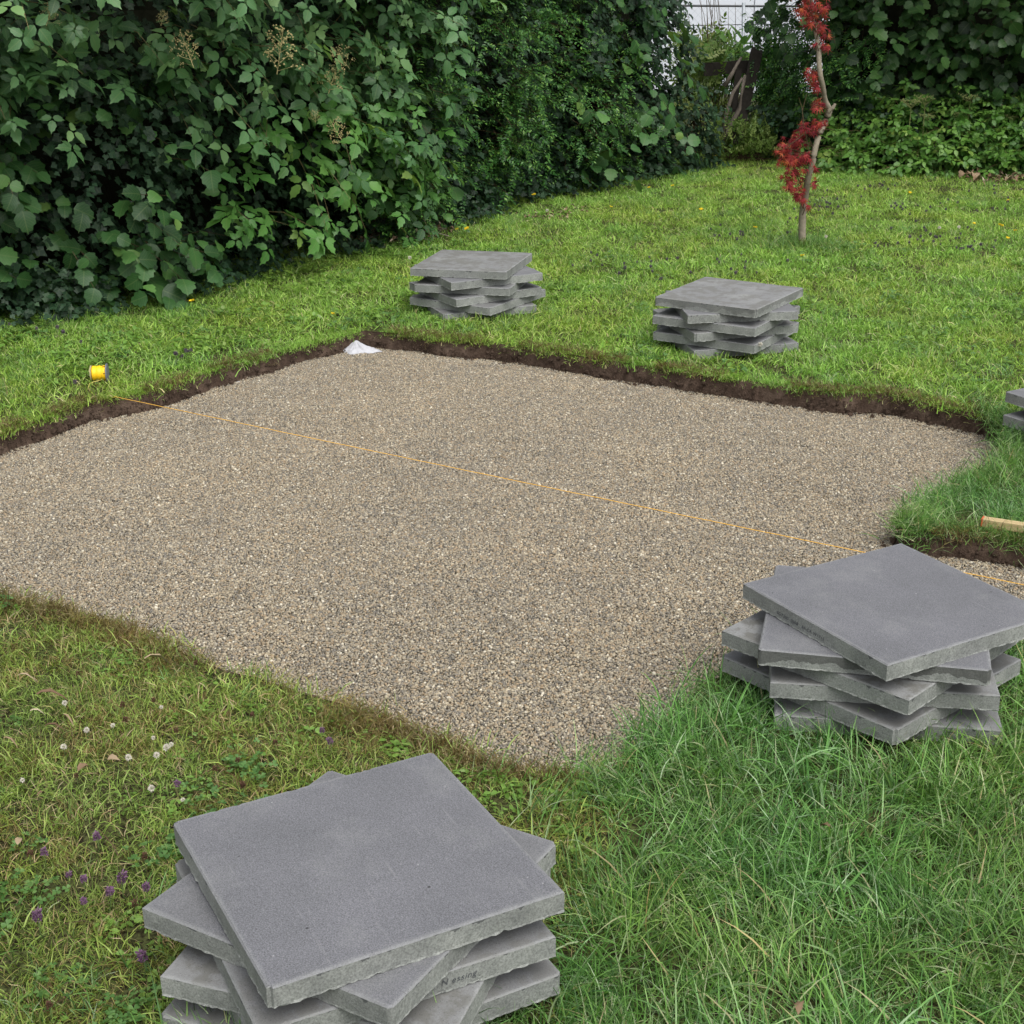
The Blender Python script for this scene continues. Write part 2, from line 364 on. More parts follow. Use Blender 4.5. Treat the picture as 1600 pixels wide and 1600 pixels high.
def slab_mats():
    m, nt, b = newmat('slab_face', .8, .3)
    tc = N(nt, 'ShaderNodeTexCoord'); oi = N(nt, 'ShaderNodeObjectInfo')
    off = N(nt, 'ShaderNodeVectorMath', operation='ADD'); sc = N(nt, 'ShaderNodeVectorMath', operation='SCALE'); sc.inputs['Scale'].default_value = 1.
    cm = N(nt, 'ShaderNodeCombineXYZ'); nt.links.new(math_(nt, 'MULTIPLY', oi.outputs['Random'], 40.), cm.inputs[0]); nt.links.new(math_(nt, 'MULTIPLY', oi.outputs['Random'], 23.), cm.inputs[1])
    nt.links.new(tc.outputs['Object'], off.inputs[0]); nt.links.new(cm.outputs[0], off.inputs[1]); vec = off.outputs[0]
    def nz(s, d=4., r=.55):
        q = N(nt, 'ShaderNodeTexNoise', Scale=s, Detail=d, Roughness=r); nt.links.new(vec, q.inputs['Vector']); return q.outputs['Fac']
    dust = N(nt, 'ShaderNodeSeparateColor'); nt.links.new(oi.outputs['Color'], dust.inputs[0])
    grain = ramp(nt, [(.3, (.078, .080, .084)), (.5, (.128, .129, .141)), (.72, (.2, .2, .213))]); nt.links.new(nz(420., 2., .7), grain.inputs[0])
    c = grain.outputs[0]
    lg = ramp(nt, [(.32, (.90, .905, .90)), (.68, (1.1, 1.095, 1.1))]); nt.links.new(nz(5., 7., .62), lg.inputs[0])
    c = mixc(nt, 1., c, lg.outputs[0], 'MULTIPLY')
    # greyish efflorescence
    ef = ramp(nt, [(.52, (0, 0, 0)), (.78, (1, 1, 1))]); nt.links.new(nz(7., 6., .65), ef.inputs[0])
    c = mixc(nt, math_(nt, 'MULTIPLY', ef.outputs[0], math_(nt, 'ADD', .2, math_(nt, 'MULTIPLY', dust.outputs[0], .7))), c, (.33, .335, .32))
    c = mixc(nt, math_(nt, 'MULTIPLY', dust.outputs[0], .6), c, (.27, .273, .262))
    # blotchy dirt, only on the dirty slabs
    bl = ramp(nt, [(.46, (0, 0, 0)), (.54, (1, 1, 1))]); nt.links.new(nz(16., 8., .72), bl.inputs[0])
    c = mixc(nt, math_(nt, 'MULTIPLY', math_(nt, 'MULTIPLY', bl.outputs[0], dust.outputs[0]), .85), c, (.125, .122, .108))
    # scuffs and fine scratches
    mps = N(nt, 'ShaderNodeMapping'); mps.inputs['Scale'].default_value = (3, 45, 3); mps.inputs['Rotation'].default_value = (0, 0, .6); nt.links.new(vec, mps.inputs['Vector'])
    scn = N(nt, 'ShaderNodeTexNoise', Scale=2.2, Detail=5., Roughness=.7); nt.links.new(mps.outputs[0], scn.inputs['Vector'])
    scr = ramp(nt, [(.62, (0, 0, 0)), (.72, (1, 1, 1))]); nt.links.new(scn.outputs['Fac'], scr.inputs[0])
    c = mixc(nt, math_(nt, 'MULTIPLY', scr.outputs[0], .22), c, (.3, .3, .3))
    # dust gathered along the chamfered edges
    so = N(nt, 'ShaderNodeSeparateXYZ'); nt.links.new(tc.outputs['Object'], so.inputs[0])
    ed = math_(nt, 'MAXIMUM', math_(nt, 'ABSOLUTE', so.outputs[0]), math_(nt, 'ABSOLUTE', so.outputs[1]))
    er_ = ramp(nt, [(.0, (0, 0, 0)), (1., (1, 1, 1))]); nt.links.new(math_(nt, 'MULTIPLY', math_(nt, 'SUBTRACT', math_(nt, 'ADD', ed, math_(nt, 'MULTIPLY', nz(30., 4.), .012)), .2465), 90., True), er_.inputs[0])
    c = mixc(nt, math_(nt, 'MULTIPLY', er_.outputs[0], .5), c, (.27, .275, .27))
    # pores
    vp = N(nt, 'ShaderNodeTexVoronoi', Scale=160.); nt.links.new(vec, vp.inputs['Vector'])
    c = mixc(nt, math_(nt, 'MULTIPLY', math_(nt, 'LESS_THAN', vp.outputs['Distance'], .16), .4), c, (.03, .03, .032))
    # pale grains, dark specks
    vo = N(nt, 'ShaderNodeTexVoronoi', Scale=19.); nt.links.new(vec, vo.inputs['Vector'])
    c = mixc(nt, math_(nt, 'MULTIPLY', math_(nt, 'LESS_THAN', vo.outputs['Distance'], .035), .7), c, (.3, .3, .31))
    v2 = N(nt, 'ShaderNodeTexVoronoi', Scale=11.); nt.links.new(vec, v2.inputs['Vector'])
    c = mixc(nt, math_(nt, 'MULTIPLY', math_(nt, 'LESS_THAN', v2.outputs['Distance'], .03), .8), c, (.02, .02, .02))
    nt.links.new(c, b.inputs['Base Color'])
    bp = N(nt, 'ShaderNodeBump', Strength=.35, Distance=.001); nt.links.new(nz(300., 3., .7), bp.inputs['Height']); nt.links.new(bp.outputs[0], b.inputs['Normal'])
    face = m
    m, nt, b = newmat('slab_side', .9, .2)
    tc = N(nt, 'ShaderNodeTexCoord'); oi = N(nt, 'ShaderNodeObjectInfo')
    cm = N(nt, 'ShaderNodeCombineXYZ'); nt.links.new(math_(nt, 'MULTIPLY', oi.outputs['Random'], 31.), cm.inputs[0])
    off = N(nt, 'ShaderNodeVectorMath', operation='ADD'); nt.links.new(tc.outputs['Object'], off.inputs[0]); nt.links.new(cm.outputs[0], off.inputs[1]); vec = off.outputs[0]
    n1 = N(nt, 'ShaderNodeTexNoise', Scale=9., Detail=6., Roughness=.6); nt.links.new(vec, n1.inputs['Vector'])
    r1 = ramp(nt, [(.3, (.17, .177, .168)), (.55, (.25, .26, .242)), (.75, (.33, .338, .315))]); nt.links.new(n1.outputs['Fac'], r1.inputs[0])
    n2 = N(nt, 'ShaderNodeTexNoise', Scale=260., Detail=3., Roughness=.7); nt.links.new(vec, n2.inputs['Vector'])
    r2 = ramp(nt, [(.3, (.6, .6, .6)), (.6, (1.12, 1.12, 1.12))]); nt.links.new(n2.outputs['Fac'], r2.inputs[0])
    c = mixc(nt, 1., r1.outputs[0], r2.outputs[0], 'MULTIPLY')
    # dark drips below the face layer: height threshold modulated by noise along the edge
    mp = N(nt, 'ShaderNodeMapping'); mp.inputs['Scale'].default_value = (1, 1, .12); nt.links.new(vec, mp.inputs['Vector'])
    n3 = N(nt, 'ShaderNodeTexNoise', Scale=70., Detail=2.); nt.links.new(mp.outputs[0], n3.inputs['Vector'])
    sz = N(nt, 'ShaderNodeSeparateXYZ'); nt.links.new(tc.outputs['Object'], sz.inputs[0])
    hz = math_(nt, 'ADD', sz.outputs[2], -TH+.0022)
    drip = math_(nt, 'GREATER_THAN', math_(nt, 'ADD', hz, math_(nt, 'MULTIPLY', math_(nt, 'SUBTRACT', n3.outputs['Fac'], .52), .032)), 0.)
    c = mixc(nt, math_(nt, 'MULTIPLY', drip, .75), c, (.06, .062, .064))
    # damp stain reaching down, on some slabs
    sc_ = N(nt, 'ShaderNodeSeparateColor'); nt.links.new(oi.outputs['Color'], sc_.inputs[0])
    n4 = N(nt, 'ShaderNodeTexNoise', Scale=11., Detail=4.); nt.links.new(mp.outputs[0], n4.inputs['Vector'])
    st_ = math_(nt, 'GREATER_THAN', math_(nt, 'ADD', sz.outputs[2], math_(nt, 'MULTIPLY', math_(nt, 'SUBTRACT', n4.outputs['Fac'], .5), .1)), .018)
    c = mixc(nt, math_(nt, 'MULTIPLY', st_, math_(nt, 'MULTIPLY', sc_.outputs[1], .7)), c, (.055, .055, .052))
    nt.links.new(c, b.inputs['Base Color'])
    n5 = N(nt, 'ShaderNodeTexNoise', Scale=120., Detail=5., Roughness=.7); nt.links.new(vec, n5.inputs['Vector'])
    bp = N(nt, 'ShaderNodeBump', Strength=.6, Distance=.003); nt.links.new(n5.outputs['Fac'], bp.inputs['Height']); nt.links.new(bp.outputs[0], b.inputs['Normal'])
    return face, m
FACE, SIDE = slab_mats()
def slab_mesh(seed):
    r = random.Random(seed); per = 64; h = .25
    loop = []
    cs = [(-h, -h), (h, -h), (h, h), (-h, h)]
    for i in range(4):
        a = cs[i]; b_ = cs[(i+1) % 4]
        for j in range(per):
            t = j/per; loop.append((a[0]+(b_[0]-a[0])*t, a[1]+(b_[1]-a[1])*t))
    n = len(loop)
    lev = [(.0, .0005), (.004, -.0003), (.018, 0.), (.033, .0), (.0372, .0), (TH, -.0028)]     # height, outward offset
    V = []; F = []; mi = []
    for k, (z, o) in enumerate(lev):
        for i, (x, y) in enumerate(loop):
            d = Vector((x, y)); nx = x/h if abs(x) > h-1e-6 else 0; ny = y/h if abs(y) > h-1e-6 else 0
            q = mnoise.noise(Vector((x*60+seed*7, y*60, k*2.)))
            zz = z; oo = o
            if k == 0: zz += abs(mnoise.noise(Vector((x*110+seed*7, y*110, 2.))))*.003+abs(q)*.0015+(r.random() < .10)*.003; oo += q*.002+(r.random() < .1)*.0014
            elif k == 1: oo += q*.0024
            elif k < 4: oo += q*.0011
            elif k == 4: oo += q*.0004; zz += mnoise.noise(Vector((x*25, y*25, seed)))*.0006
            else:
                oo += q*.0007-(r.random() < .05)*.003; 
            V.append((x+nx*oo, y+ny*oo, zz))
    for k in range(len(lev)-1):
        for i in range(n):
            j = (i+1) % n; F.append((k*n+i, k*n+j, (k+1)*n+j, (k+1)*n+i)); mi.append(0 if k == len(lev)-2 else 1)
    # chipped corners
    for c in range(4):
        if r.random() < .5:
            ch = r.uniform(.002, .007)
            for k in range(len(lev)):
                i = k*n+c*per; x, y, z = V[i]; V[i] = (x*(1-ch/h), y*(1-ch/h), z)
    k = len(lev)-1
    F.append(tuple(k*n+i for i in range(n))); mi.append(0)
    F.append(tuple(range(n))[::-1]); mi.append(1)
    return mesh('paving_slab', V, F, [FACE, SIDE], False, mi)
ORD = ['topmost', 'second from top', 'third from top', 'fourth from top', 'fifth from top', 'lowest']
WHERE = {'F': ('of the nearest stack', 'paving slabs of the nearest stack'),
         'R': ('of the stack at the near gravel corner', 'paving slabs of the stack at the gravel corner'),
         'L': ('of the stack nearest the hedge', 'paving slabs of the far stack closest to the hedge'),
         'M': ('of the stack before the maple', 'paving slabs of the far stack by the maple'),
         'E': ('of the stack cut by the right edge', 'paving slabs of the stack at the right edge')}
LOOK = {'F': ['smooth charcoal square slab', 'charcoal slab with pale front corner', 'grey slab printed with small letters', 'dusty grey slab', 'dull grey slab', 'dusty grey slab'],
        'R': ['bluish slab with inked edge', 'charcoal slab with damp stained edge', 'pale dusty slab', 'light grey slab', 'streaky grey slab', 'grey slab sunk in grass'],
        'L': ['pale grey square slab', 'bluish grey slab', 'grey slab', 'light grey slab', 'grey slab', 'grey slab half sunk in grass'],
        'M': ['pale slab with stained edge', 'dark grey slab', 'grey slab', 'light grey slab', 'grey slab', 'grey slab half sunk in grass'],
        'E': ['bluish grey slab', 'mostly hidden grey slab', 'dark grey slab', 'grey slab']}
DUST = {'F': [0., .1, .55, .75, .5, .7], 'R': [0., .05, .9, .55, .6, .5], 'L': [.75, .15, .5, .5, .4, .5], 'M': [.7, .2, .4, .5, .35, .4], 'E': [.1, .2, .2, .3]}
DAMP = {'F': [0, 0, 0, 0, 0, 0], 'R': [0, 1., 0, .0, .0, 0], 'L': [0]*6, 'M': [.5, 0, 0, 0, .0, 0], 'E': [0]*4}
slab_meshes = [slab_mesh(i) for i in range(9)]
slab_obj = {}
FOOT = []
q = 0
for s, L in SLABS.items():
    nS = len(L); y0 = {'F': 2.1, 'R': 3.15, 'L': 7.4, 'M': 6.55, 'E': 5.12}[s]
    for i, (cx, cy, a) in enumerate(L):
        o = link('paving_slab', slab_meshes[(q*5+i) % 9 if s != 'F' else i % 9]); q += 1
        o.location = (cx, cy, zg(0, y0)+.002+(nS-1-i)*PITCHZ); o.rotation_euler = (random.uniform(-.004, .004), random.uniform(-.004, .004), math.radians(a-45))
        o.color = (DUST[s][i], DAMP[s][i], 0, 1)
        od = ORD[i] if (i < nS-1) else 'lowest'
        tag(o, f"{LOOK[s][i]}, {od} {WHERE[s][0]}".replace("slab printed with small letters", "lettered slab").replace("charcoal slab with damp stained edge", "charcoal slab, damp edge"), 'paving slab', WHERE[s][1], 'thing')
        if s == 'F' and i == 0: o.rotation_mode = 'QUATERNION'; o.rotation_quaternion = (Matrix.Rotation(.008, 3, 'Y')@Matrix.Rotation(.006, 3, 'X')@Matrix.Rotation(math.radians(a-45), 3, 'Z')).to_quaternion(); o.location.z += .002
        slab_obj[(s, i)] = o; FOOT.append((cx, cy, math.radians(a)))
INK = plain('ink', (.08, .085, .09), .8, .1)
def lettering(slab, text, side, along, size, z=.014):
    """flat print on a slab's side face; side 0..3 = -y,+x,+y,-x"""
    cu = bpy.data.curves.new('lettering', 'FONT'); cu.body = text; cu.size = size; cu.shear = .25; cu.space_character = 1.15; cu.extrude = .0001
    cu.materials.append(INK)
    o = link('lettering', cu, slab)
    R = Matrix.Rotation(side*math.pi/2, 4, 'Z')@Matrix.Translation((along, -.2512, z))@Matrix.Rotation(math.pi/2, 4, 'X')
    o.matrix_local = R; return o
lettering(slab_obj[('F', 2)], 'N essing', 1, .045, .0155, .016)
lettering(slab_obj[('R', 0)], 'SGT200  0008   50-CA-W1715', 0, -.12, .0115, .012)

# ------------------------------------------------------------------ grass
def grassmat(name, stops, patch, ps=1.3, rough=.5):
    m, nt, b = newmat(name, rough, .35)
    oi = N(nt, 'ShaderNodeObjectInfo'); at_ = N(nt, 'ShaderNodeAttribute', attribute_name='var')
    r = ramp(nt, stops); nt.links.new(at_.outputs['Fac'], r.inputs[0]); c = r.outputs[0]
    nz = N(nt, 'ShaderNodeTexNoise', Scale=ps, Detail=4., Roughness=.65); nt.links.new(oi.outputs['Location'], nz.inputs['Vector'])
    rr = ramp(nt, [(.4, (0, 0, 0)), (.62, (1, 1, 1))]); nt.links.new(nz.outputs['Fac'], rr.inputs[0])
    c = mixc(nt, math_(nt, 'MULTIPLY', rr.outputs[0], .75), c, mixc(nt, 1., c, patch, 'MULTIPLY'))
    hv = ramp(nt, [(0., (.72, .72, .72)), (1., (1.25, 1.25, 1.25))]); nt.links.new(oi.outputs['Random'], hv.inputs[0])
    c = mixc(nt, 1., c, hv.outputs[0], 'MULTIPLY')
    nt.links.new(c, b.inputs['Base Color'])
    tr = N(nt, 'ShaderNodeBsdfTranslucent'); nt.links.new(mixc(nt, 1., c, (1.1, 1.15, .5), 'MULTIPLY'), tr.inputs['Color'])
    mx = N(nt, 'ShaderNodeMixShader'); mx.inputs[0].default_value = .3
    nt.links.new(b.outputs[0], mx.inputs[1]); nt.links.new(tr.outputs[0], mx.inputs[2]); nt.links.new(mx.outputs[0], nt.nodes['Material Output'].inputs['Surface'])
    return m
def setvar(me, vals, name='var'):
    a = me.attributes.new(name, 'FLOAT', 'POINT'); a.data.foreach_set('value', np.asarray(vals, np.float32))
def tuft(name, seed, nb, rad, hmin, hmax, w0, w1, lean, mat, segs=3, comb=None):
    """a tuft of curved, tapering blades; 'var' picks each blade's colour"""
    r = random.Random(seed); V = []; F = []; W = []
    cdir = r.uniform(0, 6.28)
    for b in range(nb):
        x = r.gauss(0, rad*.55); y = r.gauss(0, rad*.55)
        h = r.uniform(hmin, hmax)*(1 if r.random() < .8 else 1.25); w = r.uniform(w0, w1)
        az = r.uniform(0, 6.28) if comb is None else cdir+r.gauss(0, comb)
        l0 = abs(r.gauss(lean*.4, .25)); l1 = l0+abs(r.gauss(lean, .45))
        p = Vector((x, y, -.004)); k = len(V); tw = r.uniform(-.9, .9); v = r.random()
        for s in range(segs+1):
            t = s/segs; an = l0+(l1-l0)*t
            d = Vector((math.cos(az)*math.sin(an), math.sin(az)*math.sin(an), math.cos(an)))
            if s: p = p+d*(h/segs); p.z = max(p.z, .004+.002*s)
            sdv = Vector((-math.sin(az), math.cos(az), 0)); sdv = (sdv*math.cos(tw)+d.cross(sdv)*math.sin(tw))
            ww = w*(1-t**2.2)*.5
            if s < segs: V += [tuple(p-sdv*ww), tuple(p+sdv*ww)]; W += [v, v]
            else: V.append(tuple(p)); W.append(v)
        for s in range(segs-1): F.append((k+2*s, k+2*s+1, k+2*s+3, k+2*s+2))
        F.append((k+2*segs-2, k+2*segs-1, k+2*segs))
    me = mesh(name, V, F, [mat], True); setvar(me, W); return me
def points(poly_px, dens, margin=.0, dz=0., seed=0):
    """random lawn points inside a region given by its corners, thinned with distance"""
    P = [U(*p) for p in poly_px]; xs = [p[0] for p in P]; ys = [p[1] for p in P]
    A = (max(xs)-min(xs))*(max(ys)-min(ys)); n = int(A*dens)
    x = rng.uniform(min(xs), max(xs), n); y = rng.uniform(min(ys), max(ys), n)
    k = in_poly(x, y, P); x, y = x[k], y[k]
    u, v, d = project(np.stack([x, y, -SLOPE*(y-2.1)], 1))
    k = (u > -140) & (u < 1740) & (v < 1900); x, y = x[k], y[k]
    return x, y
def clean(x, y, pad=.0, rimpad=0.):
    k = ~in_poly(x, y, PITO if rimpad else PITW)
    for cx, cy, a in FOOT_LOW:
        # footprint of the lowest slabs
        dx = x-cx; dy = y-cy; b_ = a-math.pi/4
        lx = dx*math.cos(b_)+dy*math.sin(b_); ly = -dx*math.sin(b_)+dy*math.cos(b_)
        k &= ~((abs(lx) < .25-pad) & (abs(ly) < .25-pad))
    return x[k], y[k]
PITW = [tuple(p) for p in rimw[::3]]
PITO = [tuple(p) for p in (rimw-nin*.05)[::3]]
FOOT_LOW = [(L[j][0], L[j][1], math.radians(L[j][2])) for L in SLABS.values() for j in (-1, -2)]
def place(name, x, y, smin, smax, protos, tilt=.12, zoff=0., parent=None, label=None, cat='grass'):
    n = len(x); E_ = np.zeros((n, 3)); E_[:, 2] = rng.uniform(0, 6.28, n); E_[:, :2] = rng.normal(0, tilt, (n, 2))
    o = scatter(name, np.stack([x, y, -SLOPE*(y-2.1)+zoff], 1), E_, rng.uniform(smin, smax, n), protos, parent=parent)
    if label: tag(o, label, cat)
    print(name, n); return o
def G(*c): return c
LONG = grassmat('long_grass', [(0., (.03, .095, .02)), (.3, (.075, .20, .04)), (.55, (.12, .29, .06)), (.72, (.18, .37, .10)), (.84, (.23, .37, .18)), (.94, (.36, .48, .31)), (.985, (.30, .34, .17)), (1., (.33, .31, .16))], (1.3, .95, .75), 2.6)
MOWN = grassmat('mown_grass', [(0., (.09, .15, .025)), (.3, (.18, .28, .05)), (.55, (.26, .38, .075)), (.72, (.33, .44, .12)), (.82, (.34, .29, .13)), (.92, (.38, .29, .17)), (1., (.5, .43, .28))], (1.1, .95, .8), 3.0)
FARG = grassmat('far_lawn_grass', [(0., (.09, .20, .025)), (.35, (.18, .37, .05)), (.65, (.275, .49, .08)), (.85, (.35, .56, .13)), (.94, (.37, .45, .19)), (1., (.47, .45, .26))], (1.28, .97, .85), 1.1)
DRY = grassmat('dry_grass', [(0., (.07, .045, .02)), (.4, (.15, .10, .04)), (.7, (.22, .17, .07)), (1., (.36, .29, .16))], (.7, .9, .6), 6.)
BROWN = grassmat('brown_moss', [(0., (.10, .07, .03)), (.5, (.22, .145, .06)), (1., (.33, .25, .09))], (.8, 1.2, .6), 6.)

# long grass: right foreground and the strip beside the bed
long_px = [(760, 1215), (905, 1205), (970, 1180), (1010, 1120), (1070, 1070), (1140, 1035), (1200, 990), (1500, 940), (1900, 1000), (1900, 1990), (180, 1990), (330, 1600), (880, 1560), (900, 1330)]
x, y = points(long_px, 330); x, y = clean(x, y, .03)
lt = [tuft('grass_tuft', 100+i, 46, .07, .045, .11, .0016, .0032, .95, LONG, 4, [None, .8, .6, 1.0][i % 4]) for i in range(8)]
place('long_grass', x, y, .6, 1.25, lt, label='long uncut green grass around the slab stacks in the right foreground')
us = [tuft('short_tuft', 150+i, 60, .06, .02, .05, .0016, .003, 1.1, LONG, 3) for i in range(4)]
k = rng.random(len(x)) < .55; place('grass_understorey', x[k], y[k], .7, 1.2, us, label='short matted blades beneath the long grass in the right foreground')
k = rng.random(len(x)) < .16; 
wide = [tuft('broad_grass_tuft', 130+i, 12, .06, .07, .16, .0035, .0065, 1.25, LONG, 5, .7) for i in range(6)]
nzv = fbm(x*2.2, y*2.2, 41); k &= nzv > .38
place('broad_bladed_grass', x[k], y[k], .6, 1.1, wide, label='broad arching blue green grass blades in the right foreground')
# clump on the right bank, beside the batten
bank_px = [(1560, 676), (1700, 640), (1950, 700), (1950, 870), (1600, 846), (1530, 838), (1470, 832), (1425, 824), (1418, 800), (1446, 768), (1480, 740), (1520, 702)]
x, y = points(bank_px, 420); x, y = clean(x, y, .03)
place('bank_grass', x, y, .4, .85, lt, label='long grass hanging over the notch in the bed edge beside the batten')
# strip of overhang along the right rim
def along_rim(u0, v0, u1, v1, n, inset=0.02, spread=.02):
    a = np.array(U(u0, v0)); b_ = np.array(U(u1, v1)); d = np.linalg.norm(rimw-a, axis=1); i0 = int(np.argmin(d)); i1 = int(np.argmin(np.linalg.norm(rimw-b_, axis=1)))
    if i1 < i0: i0, i1 = i1, i0
    i = rng.integers(i0, i1+1, n); o = -np.abs(rng.normal(inset, spread, n))
    return rimw[i, 0]+nin[i, 0]*o, rimw[i, 1]+nin[i, 1]*o
x, y = along_rim(1546, 651, 1430, 826, 300, .01, .03); k = np.ones(len(x), bool)
place('overhanging_grass', x, y, .5, .95, lt, tilt=.35, label='grass spilling over the right edge of the gravel bed')
# mown, trodden turf in the left foreground
mown_px = [(-300, 850), (0, 920), (100, 938), (200, 972), (310, 1016), (400, 1044), (500, 1078), (600, 1113), (700, 1148), (800, 1182), (880, 1196), (930, 1196), (990, 1190), (920, 1340), (880, 1600), (330, 1640), (180, 2000), (-300, 2000)]
x, y = points(mown_px, 560); x, y = clean(x, y, .02)
mt = [tuft('mown_tuft', 200+i, 44, .055, .014, .045, .0012, .0026, 1.1, MOWN, 3, [None, .9][i % 2]) for i in range(8)]
place('mown_grass', x, y, .65, 1.3, mt, label='short trodden olive turf in the left foreground')
k = fbm(x*5, y*5, 77) > .45
bt = [tuft('moss_tuft', 240+i, 60, .045, .014, .038, .0012, .0022, .9, BROWN, 2) for i in range(4)]
k &= rng.random(len(x)) < .6
place('brown_thatch', x[k], y[k], .6, 1.2, bt, label='brown dead thatch showing in the trodden turf', cat='thatch')
gt = [tuft('green_tuft', 260+i, 16, .04, .03, .075, .0016, .003, 1.0, LONG, 4, .9) for i in range(5)]
k = (fbm(x*2.3+9, y*2.3, 78) > .5) & (rng.random(len(x)) < .2)
place('green_grass_clumps', x[k], y[k], .6, 1.1, gt, label='scattered greener grass clumps in the left foreground turf')
k = rng.random(len(x)) < .16
st_ = [tuft('straw', 280+i, 5, .06, .03, .08, .0012, .0022, 1.5, DRY, 3) for i in range(5)]
place('straw', x[k], y[k], .7, 1.3, st_, label='pale dry straw lying on the left foreground turf', cat='straw')
# far lawn
far_px = [(-700, 860), (0, 676), (80, 650), (190, 618), (320, 582), (480, 538), (568, 516), (700, 530), (906, 555), (1212, 601), (1385, 615), (1546, 649), (1600, 640), (1900, 700), (1900, 236), (1150, 226), (1060, 246), (900, 284), (640, 340), (320, 420), (-100, 480), (-700, 700)]
x, y = points(far_px, 300); 
dd = np.hypot(x, y); k = rng.random(len(x)) < np.clip((7.5/dd)**1.2, .35, 1); x, y = clean(x[k], y[k], .02, 1)
ft = [tuft('lawn_tuft', 300+i, 46, .075, .02, .05, .0022, .004, .95, FARG, 3) for i in range(8)]
place('lawn_grass', x, y, .7, 1.35, ft, label='bright green lawn between the gravel bed and the hedge')
k = (rng.random(len(x)) < .25) & (fbm(x*1.1, y*1.1, 51)+ (x > 1.2)*.1 > .5)
place('taller_lawn_grass', x[k], y[k], .45, .8, lt, label='slightly taller darker grass patches in the far lawn')
k = rng.random(len(x)) < .05
place('lawn_straw', x[k], y[k], .9, 1.6, st_, label='dry blades scattered over the far lawn', cat='straw')
# dry fringe on the cut edges
x1, y1 = along_rim(-150, 714, 568, 518, 1300, .03, .015); x2, y2 = along_rim(600, 520, 1546, 651, 1300, .03, .015); x3, y3 = along_rim(-200, 862, 900, 1200, 1300, .03, .03)
x = np.concatenate([x1, x2, x3]); y = np.concatenate([y1, y2, y3])
dt = [tuft('dry_tuft', 330+i, 14, .03, .015, .045, .0012, .0024, 1.2, DRY, 3) for i in range(5)]
k = fbm(x*4, y*4, 91) > .42
place('dry_fringe', x[k], y[k], .6, 1.3, dt, tilt=.4, label='dry brown grass fringe on the cut turf edge around the bed')
x, y = along_rim(1440, 830, 1800, 880, 90, .02, .02)
place('bank_overhang', x, y, .35, .7, lt, tilt=.5, label='green blades hanging over the bank under the batten')
x, y = along_rim(1470, 834, 1800, 880, 220, .01, .015)
place('bank_dry_fringe', x, y, .6, 1.2, dt, tilt=.5, label='dry roots and stalks on the bank under the batten')
# turf edge blades on every rim
k = rng.random(len(x3)) < .25
place('edge_grass', np.concatenate([x1[::3], x2[::3]]), np.concatenate([y1[::3], y2[::3]]), .4, .7, ft, tilt=.25, label='green blades leaning over the cut turf edge')

x5, y5 = along_rim(0, 922, 720, 1150, 420, .03, .04); k5 = fbm(x5*6, y5*6, 19) > .47; x5, y5 = x5[k5], y5[k5]
place('edge_thatch', x5, y5, .5, 1.1, bt, tilt=.3, label='reddish brown dead moss and thatch on the turf edge at left', cat='thatch')
# soil clods on and below the bank
def clod(seed, mat):
    bm = bmesh.new(); bmesh.ops.create_icosphere(bm, subdivisions=1, radius=.5); r = random.Random(seed)
    for v in bm.verts: v.co *= r.uniform(.65, 1.3)
    me = bpy.data.meshes.new('clod'); bm.to_mesh(me); bm.free(); me.materials.append(mat); return me
i = rng.integers(0, len(rimw), 9000); t = rng.random(9000)**.5
off = .004+.024*t+np.abs(rng.normal(0, .008, 9000))*(t > .85)*2
x = rimw[i, 0]+nin[i, 0]*off; y = rimw[i, 1]+nin[i, 1]*off; z = -SLOPE*(y-2.1)-DEPTH*np.minimum(t*1.02, 1)
soil = scatter('soil_crumbs', np.stack([x, y, z], 1), rng.uniform(0, 6, (9000, 3)), np.clip(rng.lognormal(math.log(.006), .55, 9000), .002, .024), [clod(i, SOIL) for i in range(4)])
tag(soil, 'crumbs of dark soil fallen from the cut bank onto the gravel edge', 'soil')

